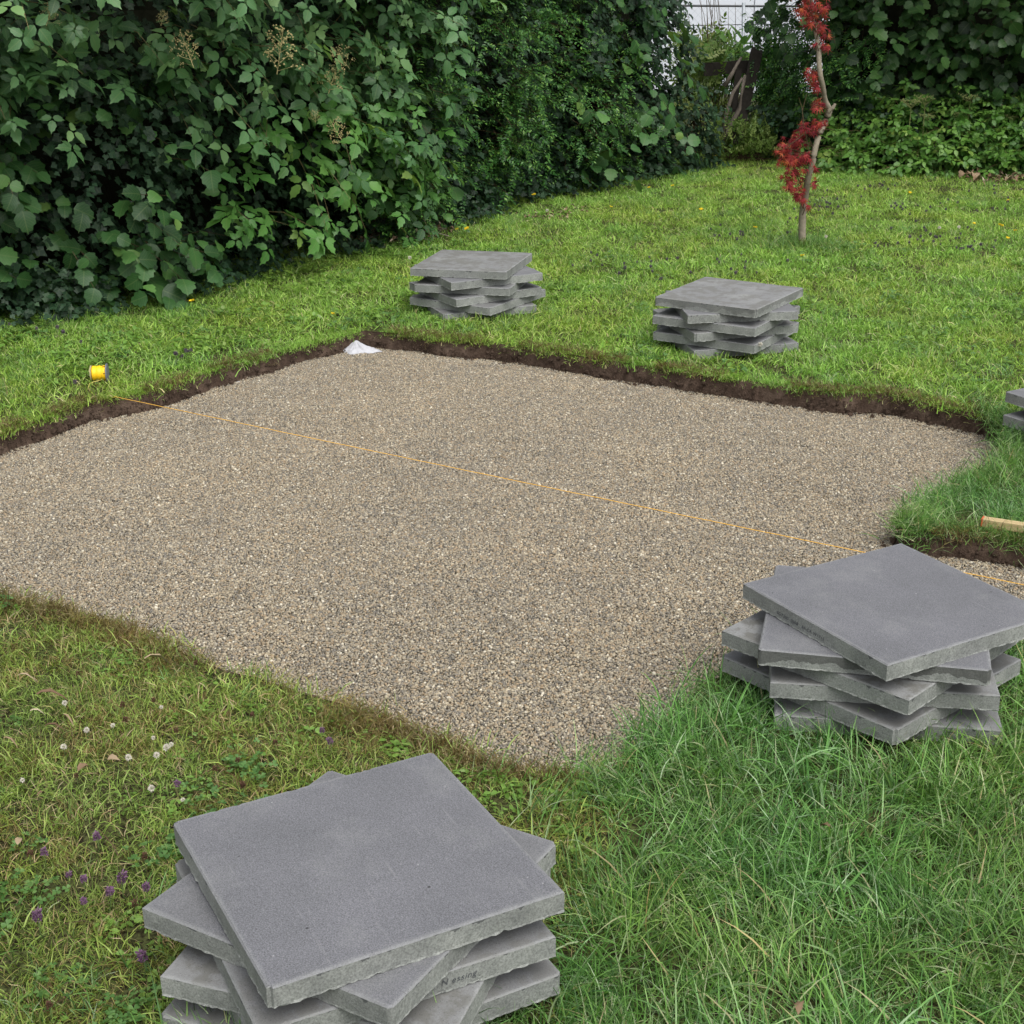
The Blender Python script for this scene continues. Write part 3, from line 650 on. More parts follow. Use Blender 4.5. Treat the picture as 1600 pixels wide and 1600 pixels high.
# ------------------------------------------------------------------ leaf meshes
def leaf_mesh(name, mat, kind, seed=0):
    """unit-length leaf along +Y, folded on the midrib, drooping tip"""
    r = random.Random(seed)
    if kind == 'round': prof = [(0, .04), (.06, .24), (.18, .38), (.32, .45), (.46, .455), (.6, .42), (.72, .34), (.84, .2), (.93, .08), (1, 0)]; ser = .045; fold = .16; droop = .28
    elif kind == 'ovate': prof = [(0, .02), (.1, .17), (.24, .27), (.4, .29), (.55, .26), (.7, .19), (.84, .10), (1, 0)]; ser = .03; fold = .2; droop = .22
    elif kind == 'small': prof = [(0, .02), (.25, .2), (.55, .22), (.8, .12), (1, 0)]; ser = 0; fold = .15; droop = .15
    elif kind == 'heart': prof = [(0, .04), (.25, .25), (.55, .46), (.8, .47), (.95, .3), (.93, .12)]; ser = .0; fold = .22; droop = .12
    elif kind == 'strap': prof = [(0, .03), (.2, .07), (.5, .085), (.8, .05), (1, 0)]; ser = 0; fold = .25; droop = .7
    V = []; F = []; L = []
    rows_ = []
    for i, (y, w) in enumerate(prof):
        w *= r.uniform(.93, 1.07); z = -droop*y*y+.0
        s = ser*(1 if i % 2 else -1)*(0 < i < len(prof)-1)
        row = []
        for sx_, ww in ((-1, w+s), (0, 0), (1, w+s)):
            if sx_ and w == 0: continue
            yy = y+(abs(sx_)*s*.6)
            V.append((sx_*ww, yy, z+abs(sx_)*ww*fold*(1+r.uniform(-.4, .4)))); L.append((sx_*ww, y, 0)); row.append(len(V)-1)
        rows_.append(row)
    for a, b in zip(rows_[:-1], rows_[1:]):
        if len(b) == 3: F += [(a[0], a[1], b[1], b[0]), (a[1], a[2], b[2], b[1])]
        else: F += [(a[0], a[1], b[0]), (a[1], a[2], b[0])]
    me = mesh(name, V, F, [mat], True)
    a = me.attributes.new('lf', 'FLOAT_VECTOR', 'POINT'); a.data.foreach_set('vector', np.array(L, np.float32).ravel())
    return me
def lobed_mesh(name, mat, lobes, seed=0, thin=.35, cup=.12):
    """palmate leaf: list of (angle, length) lobes around the leaf base"""
    r = random.Random(seed); V = [(0, 0, 0)]; L = [(0, 0, 0)]; F = []
    pts = []
    for i, (a, l) in enumerate(lobes):
        l *= r.uniform(.92, 1.08)
        pts.append((a, l)); 
        if i < len(lobes)-1: pts.append(((a+lobes[i+1][0])/2, thin*min(l, lobes[i+1][1])*1.15))
    for a, l in pts:
        x = l*math.sin(math.radians(a)); y = l*math.cos(math.radians(a)); V.append((x, y, -cup*l*l+r.uniform(-.02, .02))); L.append((0.3, y, 0))
    for i in range(1, len(V)-1): F.append((0, i+1, i))
    me = mesh(name, V, F, [mat], False)
    a = me.attributes.new('lf', 'FLOAT_VECTOR', 'POINT'); a.data.foreach_set('vector', np.array(L, np.float32).ravel())
    return me
def join_leaves(name, mat, base, places):
    """compound leaf or sprig: copies of one leaf mesh (places = list of matrices)"""
    V = []; F = []; L = []; W = []
    bv = [v.co.copy() for v in base.vertices]; bl = [Vector(a.vector) for a in base.attributes['lf'].data]; bf = [tuple(p.vertices) for p in base.polygons]
    for Mx in places:
        k = len(V); w = random.random()
        V += [tuple(Mx@v) for v in bv]; L += [tuple(l) for l in bl]; F += [tuple(i+k for i in f) for f in bf]; W += [w]*len(bv)
    me = mesh(name, V, F, [mat], True)
    a = me.attributes.new('lf', 'FLOAT_VECTOR', 'POINT'); a.data.foreach_set('vector', np.array(L, np.float32).ravel()); setvar(me, W)
    return me
def LM(loc, az, pitch, s, roll=0):
    return Matrix.Translation(loc)@Matrix.Rotation(math.radians(az), 4, 'Z')@Matrix.Rotation(math.radians(pitch), 4, 'X')@Matrix.Rotation(math.radians(roll), 4, 'Y')@Matrix.Scale(s, 4)

# leaf colours (real surface colours, matte to glossy greens)
HZ = leafmat('hazel_leaf', [(0., (.022, .07, .018)), (.4, (.04, .115, .03)), (.75, (.065, .165, .045)), (.93, (.11, .24, .06)), (1., (.17, .28, .06))], (.75, .85, .85))
BR = leafmat('bramble_leaf', [(0., (.035, .095, .03)), (.5, (.075, .18, .06)), (.85, (.13, .27, .10)), (1., (.22, .36, .13))], (.8, .9, .9))
BL = leafmat('young_bramble_leaf', [(0., (.06, .16, .03)), (.5, (.10, .25, .05)), (.9, (.16, .33, .07)), (1., (.26, .36, .08))], (.7, .85, .8))
PV = leafmat('privet_leaf', [(0., (.02, .07, .015)), (.5, (.05, .15, .03)), (.85, (.12, .28, .055)), (1., (.24, .40, .08))], (.7, .8, .8), vein=0, attr=True, rough=.4)
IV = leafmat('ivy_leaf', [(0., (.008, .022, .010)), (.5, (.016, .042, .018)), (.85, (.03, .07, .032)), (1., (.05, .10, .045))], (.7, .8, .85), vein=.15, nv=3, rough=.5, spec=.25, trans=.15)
RH = leafmat('right_shrub_leaf', [(0., (.012, .038, .010)), (.5, (.026, .075, .018)), (.85, (.05, .125, .03)), (1., (.09, .19, .045))], (.7, .8, .8))
GC = leafmat('ground_cover_leaf', [(0., (.06, .16, .025)), (.5, (.11, .25, .04)), (.9, (.18, .34, .06)), (1., (.28, .38, .08))], (.7, .8, .75))
WD = leafmat('weed_leaf', [(0., (.09, .18, .03)), (.5, (.14, .28, .05)), (.9, (.2, .36, .08)), (1., (.24, .36, .15))], (1.2, 1., .8), vein=0, attr=True)
CLM = leafmat('clover_leaf', [(0., (.05, .13, .03)), (.5, (.09, .2, .05)), (1., (.15, .27, .09))], (1.1, 1., .8), vein=0, attr=True)
YG = leafmat('yellow_green_leaf', [(0., (.09, .15, .03)), (.5, (.15, .22, .05)), (1., (.26, .30, .10))], (.7, .85, .7), vein=0)
MA = leafmat('maple_leaf', [(0., (.17, .014, .018)), (.5, (.33, .032, .034)), (.8, (.42, .06, .035)), (1., (.5, .14, .04))], (.85, .8, 1.5), vein=0, rough=.6, trans=.4, patch_scale=5.)
DL = leafmat('dead_leaf', [(0., (.10, .055, .03)), (.5, (.2, .13, .075)), (.8, (.33, .25, .16)), (1., (.5, .44, .32))], None, vein=0, trans=.1, rough=.8)
BARK = plain('bark', (.12, .095, .07), .9, .1, .4, 40, bump=.5)
TWIG = plain('twig', (.085, .06, .035), .9, .1, .4, 60)
CANE = plain('cane', (.16, .13, .06), .8, .2, .4, 30)
hz_l = [leaf_mesh('leaf', HZ, 'round', i) for i in range(4)]
rh_l = [leaf_mesh('leaf', RH, 'round', 10+i) for i in range(4)]
def compound(name, mat, seed, n=5):
    base = leaf_mesh('leaflet', mat, 'ovate', seed); pl = []
    if n == 5: sp = [(0, .6, .16), (62, .5, .05), (-62, .5, .05), (125, .36, .04), (-125, .36, .04)]
    else: sp = [(0, .62, .16), (78, .52, .03), (-78, .52, .03)]
    for az, s, d in sp: a_z = math.radians(az); pl.append(LM((-math.sin(a_z)*d, .34+math.cos(a_z)*d, 0), az+random.uniform(-8, 8), random.uniform(-14, 8), s, random.uniform(-15, 15)))
    me = join_leaves(name, mat, base, pl); bpy.data.meshes.remove(base); return me
br_l = [compound('leaf', BR, i, 5 if i % 2 else 3) for i in range(4)]
bl_l = [compound('leaf', BL, 5+i, 5 if i % 2 else 3) for i in range(4)]
gc_l = [compound('leaf', GC, 15+i, 3) for i in range(3)]
iv_l = [lobed_mesh('leaf', IV, [(-140, .32), (-70, .55), (0, .9), (70, .55), (140, .32)], i, .78) for i in range(4)]
def sprig(name, mat, seed, n=9, kind='small', ls=.17, L=1.0, wood=TWIG):
    r = random.Random(seed); base = leaf_mesh('leaflet', mat, kind, seed); pl = []
    for i in range(n):
        t = (i+.6)/n*L; zz = -.18*t*t
        for s in (-1, 1): pl.append(LM((0, t, zz), s*r.uniform(45, 70), r.uniform(-15, 30), ls*r.uniform(.75, 1.15)*(1-.3*t), r.uniform(-25, 25)))
    pl.append(LM((0, L, -.18), r.uniform(-15, 15), 0, ls))
    me = join_leaves(name, mat, base, pl); bpy.data.meshes.remove(base)
    return me
pv_l = [sprig('sprig', PV, i) for i in range(5)]
yg_l = [sprig('sprig', YG, 20+i, 6, 'small', .3) for i in range(3)]
ma_l = [lobed_mesh('leaf', MA, [(-125, .4), (-82, .72), (-40, .95), (0, 1.05), (40, .95), (82, .72), (125, .4)], i, .22, .35) for i in range(4)]

# ------------------------------------------------------------------ hedges
def polyline(P):
    P = np.array(P); d = np.linalg.norm(np.diff(P, axis=0), axis=1); return P, np.concatenate([[0], np.cumsum(d)])
HL, HLs = polyline([(-5.2, 5.2), (-3.7, 6.6), U(0, 492), U(170, 470), U(330, 428), U(500, 386), U(640, 348), U(760, 318), U(900, 288), U(1000, 268), U(1085, 250)])
HR, HRs = polyline([U(1205, 238), U(1290, 250), U(1420, 258), U(1600, 262), U(1850, 268), U(2300, 280)])
def hp(H, Hs, s, z, out, sgn=1):
    """point on a hedge: s metres along its foot, z up, out metres in front of the foot line"""
    x = np.interp(s, Hs, H[:, 0]); y = np.interp(s, Hs, H[:, 1])
    e = .25; tx = np.interp(s+e, Hs, H[:, 0])-np.interp(s-e, Hs, H[:, 0]); ty = np.interp(s+e, Hs, H[:, 1])-np.interp(s-e, Hs, H[:, 1])
    l = np.hypot(tx, ty)+1e-9; nx, ny = ty/l, -tx/l
    if H is HR: pass
    xx = x+nx*out; yy = y+ny*out
    return np.stack([xx, yy, -SLOPE*(yy-2.1)+z], 1), np.stack([nx, ny, 0*nx], 1)
def hmax(H, s):  # hedge tops raised beyond the view to shade the leaves below
    if H is HL: return np.interp(s, [0, HLs[-2]+.25, HLs[-2]+.55, HLs[-1]], [3.8, 3.2, 1.1, .7])
    return np.interp(s, [0, .5, 1.2], [1.1, 2.3, 3.8])
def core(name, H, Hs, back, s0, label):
    """twiggy inside of a hedge, its shade painted near black: lumpy body whose face lies behind the leaves"""
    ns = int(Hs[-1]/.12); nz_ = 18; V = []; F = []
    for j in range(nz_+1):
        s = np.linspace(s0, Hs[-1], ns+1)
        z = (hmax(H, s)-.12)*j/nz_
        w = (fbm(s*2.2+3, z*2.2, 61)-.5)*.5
        o = -.25+w*.6+np.clip(z-1.5, 0, 1.2)*.5-.4*(j/nz_)**6  # unseen upper part pushed outward to darken the lower hedge
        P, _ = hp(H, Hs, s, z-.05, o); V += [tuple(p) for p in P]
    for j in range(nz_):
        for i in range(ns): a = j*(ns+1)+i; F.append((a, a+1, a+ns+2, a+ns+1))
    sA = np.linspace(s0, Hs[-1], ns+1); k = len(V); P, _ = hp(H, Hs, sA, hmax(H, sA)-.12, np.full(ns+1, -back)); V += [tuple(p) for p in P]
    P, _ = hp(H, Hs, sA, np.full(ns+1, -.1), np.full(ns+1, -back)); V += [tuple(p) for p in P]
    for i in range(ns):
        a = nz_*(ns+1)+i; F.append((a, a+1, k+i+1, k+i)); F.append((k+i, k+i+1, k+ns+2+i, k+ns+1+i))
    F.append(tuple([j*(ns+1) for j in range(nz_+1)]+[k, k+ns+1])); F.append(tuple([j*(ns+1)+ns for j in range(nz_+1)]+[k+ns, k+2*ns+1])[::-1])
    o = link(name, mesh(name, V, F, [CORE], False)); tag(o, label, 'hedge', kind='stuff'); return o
CORE = plain('core_shade', (.010, .011, .007), 1., .0, .6, 25, bump=1.)  # shade between the twigs is put into this near-black colour
core('hedge_shade_core', HL, HLs, .9, 0., 'twiggy core coloured near black for the shade inside the long left hedge')
core('shrub_shade_core', HR, HRs, .9, .45, 'twiggy core coloured near black for the shade inside the back right shrubbery')

def surf_samples(H, Hs, n, zmax=2.3, dens_view=True, smin=0, smax=None):
    s = rng.uniform(smin, smax or Hs[-1], n); z = rng.uniform(0, zmax, n)
    return s, z
def bulge(s, z, seed): return .06+.20*np.sin(np.clip(z/1.4, 0, 1)*2.2)+np.clip(z-1.5, 0, 1.2)*.45+(fbm(s*1.7+seed, z*1.7, 60+seed)-.5)*.85  # overhang above the view added to shade the lower leaves
class Leaves:
    def __init__(s): s.P = []; s.D = []; s.Nn = []; s.S = []
    def add(s, p, d, n, sc): s.P.append(p); s.D.append(d); s.Nn.append(n); s.S.append(sc)
def make_plant(name, label, cat, H, Hs, kindfn, protos, nshoot, shoot_len, spacing, lsize, wood, objs=0, zmax=2.4, out=0., up=.5, seed=0, group=None, prof=None, droop=.8, stems=True, facing=.8, smin=0, smax=None, jit=.35, leafname='leaf', r_stem=.0022, visible_only=True):
    s, z = surf_samples(H, Hs, nshoot, zmax, smin=smin, smax=smax)
    b = bulge(s, z, seed) if prof is None else prof(s, z)
    P, Nn = hp(H, Hs, s, z, b+out-shoot_len*.45)
    u, v, d = project(P)
    keep = kindfn(u, v, z, s) & (z < hmax(H, s))
    P, Nn, z = P[keep], Nn[keep], z[keep]
    LV = Leaves(); mb = MB(); base = P.mean(0) if len(P) else np.zeros(3)
    for i in range(len(P)):
        n = Vector(Nn[i]); p = Vector(P[i]); L = shoot_len*random.uniform(.6, 1.3)
        side = Vector((-n.y, n.x, 0))
        d = (n*random.uniform(.6, 1.1)+side*random.gauss(0, .6)+Vector((0, 0, random.gauss(up, .35)))).normalized()
        pts = [p.copy()]; nl = max(2, int(L/spacing)); step = L/nl; sd_ = 1
        for k in range(nl):
            d = (d+Vector((0, 0, -droop*step*2.2))).normalized(); p = p+d*step; pts.append(p.copy())
            lateral = d.cross(Vector((0, 0, 1)));
            if lateral.length < .1: lateral = side
            lateral.normalize(); sd_ = -sd_
            ld = (d*.55+lateral*sd_*.85+Vector((0, 0, -.35))+Vector([random.gauss(0, jit) for _ in range(3)])).normalized()
            ln = (n*facing+Vector((0, 0, .75))+Vector([random.gauss(0, .35) for _ in range(3)]))
            ln = (ln-ld*ln.dot(ld)).normalized()
            LV.add(tuple(p), tuple(ld), tuple(ln), lsize*random.uniform(.6, 1.25))
        if stems and random.random() < .7: mb.tube([pts[0], pts[len(pts)//2], pts[-1]], [r_stem*1.3, r_stem, r_stem*.5], 3, False)
    root = empty(name, (base[0], base[1], zg(0, base[1])))
    tag(root, label, cat, group)
    Pv = np.array(LV.P); D = np.array(LV.D); Q = np.array(LV.Nn); S = np.array(LV.S); off = np.array(root.location)
    k = Pv[:, 2] > -SLOPE*(Pv[:, 1]-2.1)+.02; Pv, D, Q, S = Pv[k], D[k], Q[k], S[k]
    E_ = basis_euler(D, Q)
    chosen = np.zeros(len(Pv), bool)
    if objs:
        u, v, dd = project(Pv); inn = (u > 5) & (u < 1595) & (v > 5) & (v < 900)
        front = np.einsum('ij,ij->i', Pv[:, :2], np.repeat(Nn[:1, :2], len(Pv), 0))
        # frontmost leaves first: coarse screen buckets keep the nearest leaf in each
        sc = S/dd; bu = (u/11).astype(int)*1000+(v/11).astype(int); order = np.argsort(dd); seen = set(); pick = []
        for i in order:
            if inn[i] and bu[i] not in seen: seen.add(bu[i]); pick.append(i)
        pick = np.array(pick, int)
        if len(pick) > objs: pick = pick[np.argsort(-sc[pick])][:objs]
        chosen[pick] = True
        for i in np.nonzero(chosen)[0]:
            o = link(leafname, protos[int(rng.integers(0, len(protos)))], root)
            o.location = tuple(Pv[i]-off); o.rotation_euler = tuple(E_[i]); o.scale = (S[i],)*3
    r = ~chosen
    f = scatter('foliage', Pv[r]-off, E_[r], S[r], protos, parent=root)
    if stems and mb.V:
        o = mb.build('branches', wood, root); o.data.transform(Matrix.Translation(-root.location)); o['kind'] = 'stuff'
    print(name, 'leaves', len(Pv), 'objects', int(chosen.sum()))
    return root
def inframe(u, v): return (u > -250) & (u < 1850)
# dense small ivy over the whole face: what the bigger plants stand in front of
fIvyBase = lambda u, v, z, s: inframe(u, v) & (u < 1000)
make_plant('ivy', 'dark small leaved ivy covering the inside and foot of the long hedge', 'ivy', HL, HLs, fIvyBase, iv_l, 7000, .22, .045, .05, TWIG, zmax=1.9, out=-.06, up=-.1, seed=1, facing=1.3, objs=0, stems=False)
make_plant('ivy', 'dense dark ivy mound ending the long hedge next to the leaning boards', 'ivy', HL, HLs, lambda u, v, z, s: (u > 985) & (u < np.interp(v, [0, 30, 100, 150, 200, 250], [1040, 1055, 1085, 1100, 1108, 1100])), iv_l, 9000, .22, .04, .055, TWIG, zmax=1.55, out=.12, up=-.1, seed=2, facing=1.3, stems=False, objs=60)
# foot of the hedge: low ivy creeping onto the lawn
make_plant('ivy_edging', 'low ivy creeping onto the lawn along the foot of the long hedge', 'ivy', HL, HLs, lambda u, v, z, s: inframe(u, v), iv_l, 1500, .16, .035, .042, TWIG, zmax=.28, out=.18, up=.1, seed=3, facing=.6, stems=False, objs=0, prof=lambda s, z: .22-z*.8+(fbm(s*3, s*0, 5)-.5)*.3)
# privet in the middle
make_plant('privet_bush', 'small leaved privet bush in the middle of the long hedge', 'bush', HL, HLs,
           lambda u, v, z, s: (u > 545) & (u < 960) & (v < 410) & (fbm(u/45., v/45., 8) > .42), pv_l, 4600, .32, .09, .18, TWIG, zmax=2.2, out=.05, up=.3, seed=4, droop=.5, facing=.5, objs=160, leafname='sprig')
make_plant('hazel_bush', 'broad round leaved hazel bush at the left end of the long hedge', 'bush', HL, HLs,
           lambda u, v, z, s: (u < 262+35*np.sin(v/60.)) & (v > 70) & (u > -500) & (fbm(u/55., v/55., 18) > .42), hz_l, 1900, .42, .058, .095, TWIG, zmax=2.3, out=.06, up=.25, seed=5, objs=300)
make_plant('hazel_bush', 'round leaved hazel shoots hanging in front of the privet near the dark ivy mound', 'bush', HL, HLs,
           lambda u, v, z, s: (u > 885) & (u < 1040) & (v < 275) & (fbm(u/40., v/40., 28) > .42), hz_l, 380, .38, .06, .105, TWIG, zmax=2.0, out=.2, up=.2, seed=6, objs=140)
make_plant('bramble', 'greyish green bramble cascading over the top of the hedge with dry seed heads', 'bramble', HL, HLs,
           lambda u, v, z, s: ((v < 130+np.clip(u-400, 0, 250)*.6-np.clip(u-620, 0, 80)*2) & (u > -300) & (u < 640)) & (fbm(u/70., v/70., 38) > .47), br_l, 2200, .5, .075, .148, CANE, zmax=2.5, out=.22, up=.2, seed=7, objs=260)
make_plant('bramble', 'light green young bramble shoots arching out of the dark hollow in the hedge', 'bramble', HL, HLs,
           lambda u, v, z, s: (((u > 380) & (u < 600) & (v > 130) & (v < 330) & (v > 60+(600-u)*.4)) | ((u > 280) & (u < 400) & (v > 215) & (v < 350))) & (fbm(u/60., v/60., 48) > .47), bl_l, 1000, .42, .08, .16, CANE, zmax=1.9, out=.22, up=.2, seed=8, objs=160)
make_plant('hazel_bush', 'mid green leaves between bramble and privet above the hedge hollow', 'bush', HL, HLs,
           lambda u, v, z, s: (u > 490) & (u < 640) & (v < 330) & (fbm(u/50., v/50., 58) > .47), hz_l, 420, .36, .06, .105, TWIG, zmax=2.0, out=.14, up=.2, seed=9, objs=90)
make_plant('hazel_bush', 'low hazel branch with large leaves resting at the lawn edge', 'bush', HL, HLs,
           lambda u, v, z, s: (u > 130) & (u < 320) & (z < .32), hz_l, 260, .4, .062, .12, TWIG, zmax=.32, out=.2, up=.15, seed=10, objs=90)
# right-hand shrubbery
make_plant('dark_shrub', 'fine leaved dark evergreen shrub behind the red maple', 'shrub', HR, HRs, lambda u, v, z, s: (u > 1195) & (u < 1360), pv_l, 1900, .32, .10, .2, TWIG, zmax=2.2, out=.0, up=.2, seed=11, objs=80, leafname='sprig', prof=lambda s, z: .1+.2*np.sin(z*2)+(fbm(s*2, z*2, 5)-.5)*.7-.5*(s < .5)*0)
make_plant('hazel_shrub', 'tall round leaved shrub filling the back right corner behind the ground cover', 'shrub', HR, HRs,
           lambda u, v, z, s: (((u > 1290) & (u < 2000)) | ((u > 1215) & (v < 60) & (u > 1250))) & (fbm(u/55., v/55., 68) > .40), rh_l, 2300, .42, .055, .098, TWIG, zmax=2.5, out=.1, up=.2, seed=12, objs=300)
make_plant('ivy', 'dark low ivy under the shrubs behind the red maple', 'ivy', HR, HRs, lambda u, v, z, s: (u > 1190) & (u < 1950), iv_l, 1500, .2, .045, .055, TWIG, zmax=.5, out=.1, up=0., seed=13, stems=False)
make_plant('ground_cover', 'bright low bramble ground cover along the back right edge of the lawn', 'ground cover', HR, HRs,
           lambda u, v, z, s: (u > 1285) & (u < 1950), gc_l, 1500, .25, .05, .10, CANE, zmax=.55, out=.0, up=.5, seed=14, objs=300, prof=lambda s, z: .75-z*.7+(fbm(s*2, z*2, 9)-.5)*.4, facing=.35)
make_plant('ground_cover', 'small leafy plants at the foot of the shrub right behind the red maple trunk', 'ground cover', HR, HRs,
           lambda u, v, z, s: (u > 1150) & (u < 1300), gc_l, 420, .2, .05, .085, CANE, zmax=.4, out=.0, up=.4, seed=15, objs=60, prof=lambda s, z: .3-z*.5+(fbm(s*2, z*2, 9)-.5)*.3, facing=.35)

# ------------------------------------------------------------------ red maple sapling
Ym = unproj(1252, 387).y
mroot = empty('maple_sapling', unproj(1252, 387)); tag(mroot, 'slim young maple with a crooked bare trunk and small red leaf clusters', 'tree')
BK = plain('maple_bark', (.23, .2, .15), .85, .15, .35, 60, bump=.4)
tp = [(1252, 392), (1253, 381), (1254, 335), (1259, 303), (1263, 278), (1270, 254), (1274, 231), (1281, 208), (1291, 187), (1295, 172), (1289, 157), (1286, 137), (1282, 119), (1280, 100), (1279, 75), (1275, 54), (1272, 41), (1269, 15), (1266, -20), (1262, -90), (1256, -160)]
pts = []
for i, (u, v) in enumerate(tp):
    pts.append(at(u, v, Ym+.05*math.sin(i*.9))-mroot.location)
rad = [.029, .026, .022, .020, .019, .018, .0175, .018, .019, .021, .016, .0155, .016, .015, .014, .013, .0125, .012, .011, .009, .005]
fine = []; fr = []
for i in range(len(pts)-1):
    p0 = pts[max(i-1, 0)]; p1 = pts[i]; p2 = pts[i+1]; p3 = pts[min(i+2, len(pts)-1)]
    for j in range(4):
        t = j/4; fine.append(.5*((2*p1)+(p2-p0)*t+(2*p0-5*p1+4*p2-p3)*t*t+(3*p1-p0-3*p2+p3)*t**3)); fr.append(rad[i]*(1-t)+rad[i+1]*t+random.uniform(-.0008, .0008))
mb = MB(); mb.tube(fine, fr, 10)
trunk = mb.build('trunk', BK, mroot, True)
mb = MB(); a_ = at(1295, 174, Ym)-mroot.location; mb.tube([a_, a_+Vector((.022, -.01, .022)), a_+Vector((.034, -.012, .045))], [.014, .012, .008], 7); mb.build('branch_stub', BK, trunk)
def mp(u, v, dy=0): return at(u, v, Ym+dy)-mroot.location
mb = MB()
mb.tube([mp(1268, 258), mp(1262, 225, -.04), mp(1256, 195, -.05), mp(1253, 168, -.06), mp(1248, 152, -.06)], [.004, .0035, .003, .0025, .001], 4)
mb.tube([mp(1254, 172, -.06), mp(1257, 160, -.05), mp(1262, 143, -.03)], [.0022, .0018, .001], 4)
mb.tube([mp(1256, 300), mp(1240, 262, -.04), mp(1235, 232, -.06), mp(1231, 220, -.06)], [.005, .004, .003, .002], 4)
mb.tube([mp(1280, 212), mp(1262, 205, -.05), mp(1240, 222, -.1), mp(1222, 235, -.12)], [.004, .003, .0025, .0015], 4)
for (u, v), (u2, v2) in (((1286, 150), (1274, 168)), ((1285, 130), (1274, 125)), ((1282, 112), (1267, 112)), ((1279, 80), (1290, 72)), ((1275, 50), (1287, 45)), ((1272, 35), (1256, 12)), ((1271, 30), (1288, 8)), ((1262, 280), (1236, 300))):
    mb.tube([mp(u, v), mp((u+u2)/2, (v+v2)/2-3, -.03), mp(u2, v2, -.05)], [.003, .0022, .0012], 4)
clusters = [((1228, 232), 14, 12, 26), ((1245, 218), 14, 12, 24), ((1262, 200), 16, 11, 26), ((1284, 195), 14, 9, 16), ((1236, 250), 18, 12, 34), ((1256, 250), 13, 12, 24), ((1242, 270), 15, 12, 22), ((1238, 290), 14, 11, 22), ((1248, 305), 10, 10, 18), ((1276, 262), 4, 5, 3), ((1272, 286), 6, 7, 6), ((1264, 322), 4, 3, 3),
            ((1276, 163), 8, 9, 18), ((1278, 136), 6, 8, 8), ((1272, 126), 6, 6, 7), ((1267, 115), 9, 8, 13), ((1290, 73), 9, 5, 9), ((1276, 70), 5, 4, 4), ((1288, 56), 7, 7, 8), ((1284, 44), 7, 6, 8), ((1258, 10), 14, 14, 24), ((1284, 12), 12, 14, 20), ((1268, 30), 17, 9, 20), ((1262, -25), 30, 22, 40), ((1256, -80), 45, 40, 50)]
tv = [(v_, u_) for u_, v_ in tp][::-1]
for (cu_, cv_), ru, rv, nn in clusters:
    for q_ in range(3 if nn > 10 else 1):
        v0_ = cv_+random.uniform(6, 22); u0_ = float(np.interp(v0_, [t_[0] for t_ in tv], [t_[1] for t_ in tv])); u2 = cu_+random.gauss(0, ru*.5); v2 = cv_+random.gauss(0, rv*.5)
        mb.tube([mp(u0_, v0_), mp((u0_+u2)/2, (v0_+v2)/2-random.uniform(0, 5), -.03), mp(u2, v2, -.06)], [.0032, .0024, .0012], 4)
crown = mb.build('crown', TWIG, mroot)
for (cu_, cv_), ru, rv, nn in clusters:
    for _ in range(int(nn*1.35)):
        u = cu_+random.gauss(0, .5)*ru; v = cv_+random.gauss(0, .5)*rv
        p = at(u, v, Ym+random.gauss(-.03, .05))-mroot.location
        o = link('leaf', random.choice(ma_l), crown); o.location = p
        d = Vector((random.gauss(-.2, .6), random.gauss(-.3, .5), random.gauss(-.75, .4))).normalized(); nn_ = Vector((random.gauss(0, .5), -1, random.gauss(.6, .5)))
        e = basis_euler(np.array([d[:]]), np.array([nn_[:]]))[0]; o.rotation_euler = tuple(e); o.scale = (random.uniform(.03, .048),)*3
# taller grass at the trunk
x = rng.normal(1.83, .12, 60); y = rng.normal(Ym, .1, 60); x = x+unproj(1252, 387).x-1.83
place('grass_at_trunk', x, y, .7, 1.3, lt, label='taller grass left uncut round the maple trunk')

# ------------------------------------------------------------------ string line and its reel
STR = plain('string', (.75, .42, .08), .7, .2, .25, 400)
A = unproj(186, 621, .012); B = unproj(1600, 912, .012); A2 = A+(A-B).normalized()*.10; B2 = B+(B-A).normalized()*.9
mb = MB(); npt = 60
mb.tube([A2+(B2-A2)*(i/npt)+Vector((0, 0, -.006*math.sin(math.pi*i/npt)+(-.03 if i == 0 else 0)+.0004*math.sin(i*2.3))) for i in range(npt+1)], .0014, 6)
tag(mb.build('string_line', STR, None, True), 'taut orange mason string stretched across the gravel bed', 'string')
rp_ = unproj(157, 597, .0); reel = empty('string_reel', rp_, math.radians(6)); tag(reel, 'yellow reel of string with a grey flange standing in the lawn', 'string reel')
def lathe(prof, n=24):
    """profile (x along axis, radius) turned round the X axis"""
    V = []; F = []
    for x_, r_ in prof:
        for j in range(n): t = 2*math.pi*j/n; V.append((x_, r_*math.cos(t), r_*math.sin(t)+.04))
    for i in range(len(prof)-1):
        for j in range(n): F.append((i*n+j, i*n+(j+1) % n, (i+1)*n+(j+1) % n, (i+1)*n+j))
    F.append(tuple(range(n))[::-1]); F.append(tuple((len(prof)-1)*n+j for j in range(n))); return V, F
m, nt_, b = newmat('reel_yellow', .5, .4)
tc = N(nt_, 'ShaderNodeTexCoord'); vo2 = N(nt_, 'ShaderNodeTexVoronoi', Scale=45.); nt_.links.new(tc.outputs['Object'], vo2.inputs['Vector'])
nt_.links.new(mixc(nt_, math_(nt_, 'LESS_THAN', vo2.outputs['Distance'], .2), (.85, .52, .01), (.12, .04, .01)), b.inputs['Base Color'])
pr = [(-.03, .026)]+[(-.028+.056*i/20, .031+.0010*(i % 2)+.001*math.sin(i*.8)) for i in range(21)]+[(.03, .026)]
V, F = lathe(pr); link('winding', mesh('winding', V, F, [m], True), reel)
GREYP = plain('grey_plastic', (.16, .17, .2), .5, .4)
V, F = lathe([(.0301, .012), (.0302, .040), (.0345, .041), (.036, .036), (.036, .012)]); link('flange', mesh('flange', V, F, [GREYP]), reel)
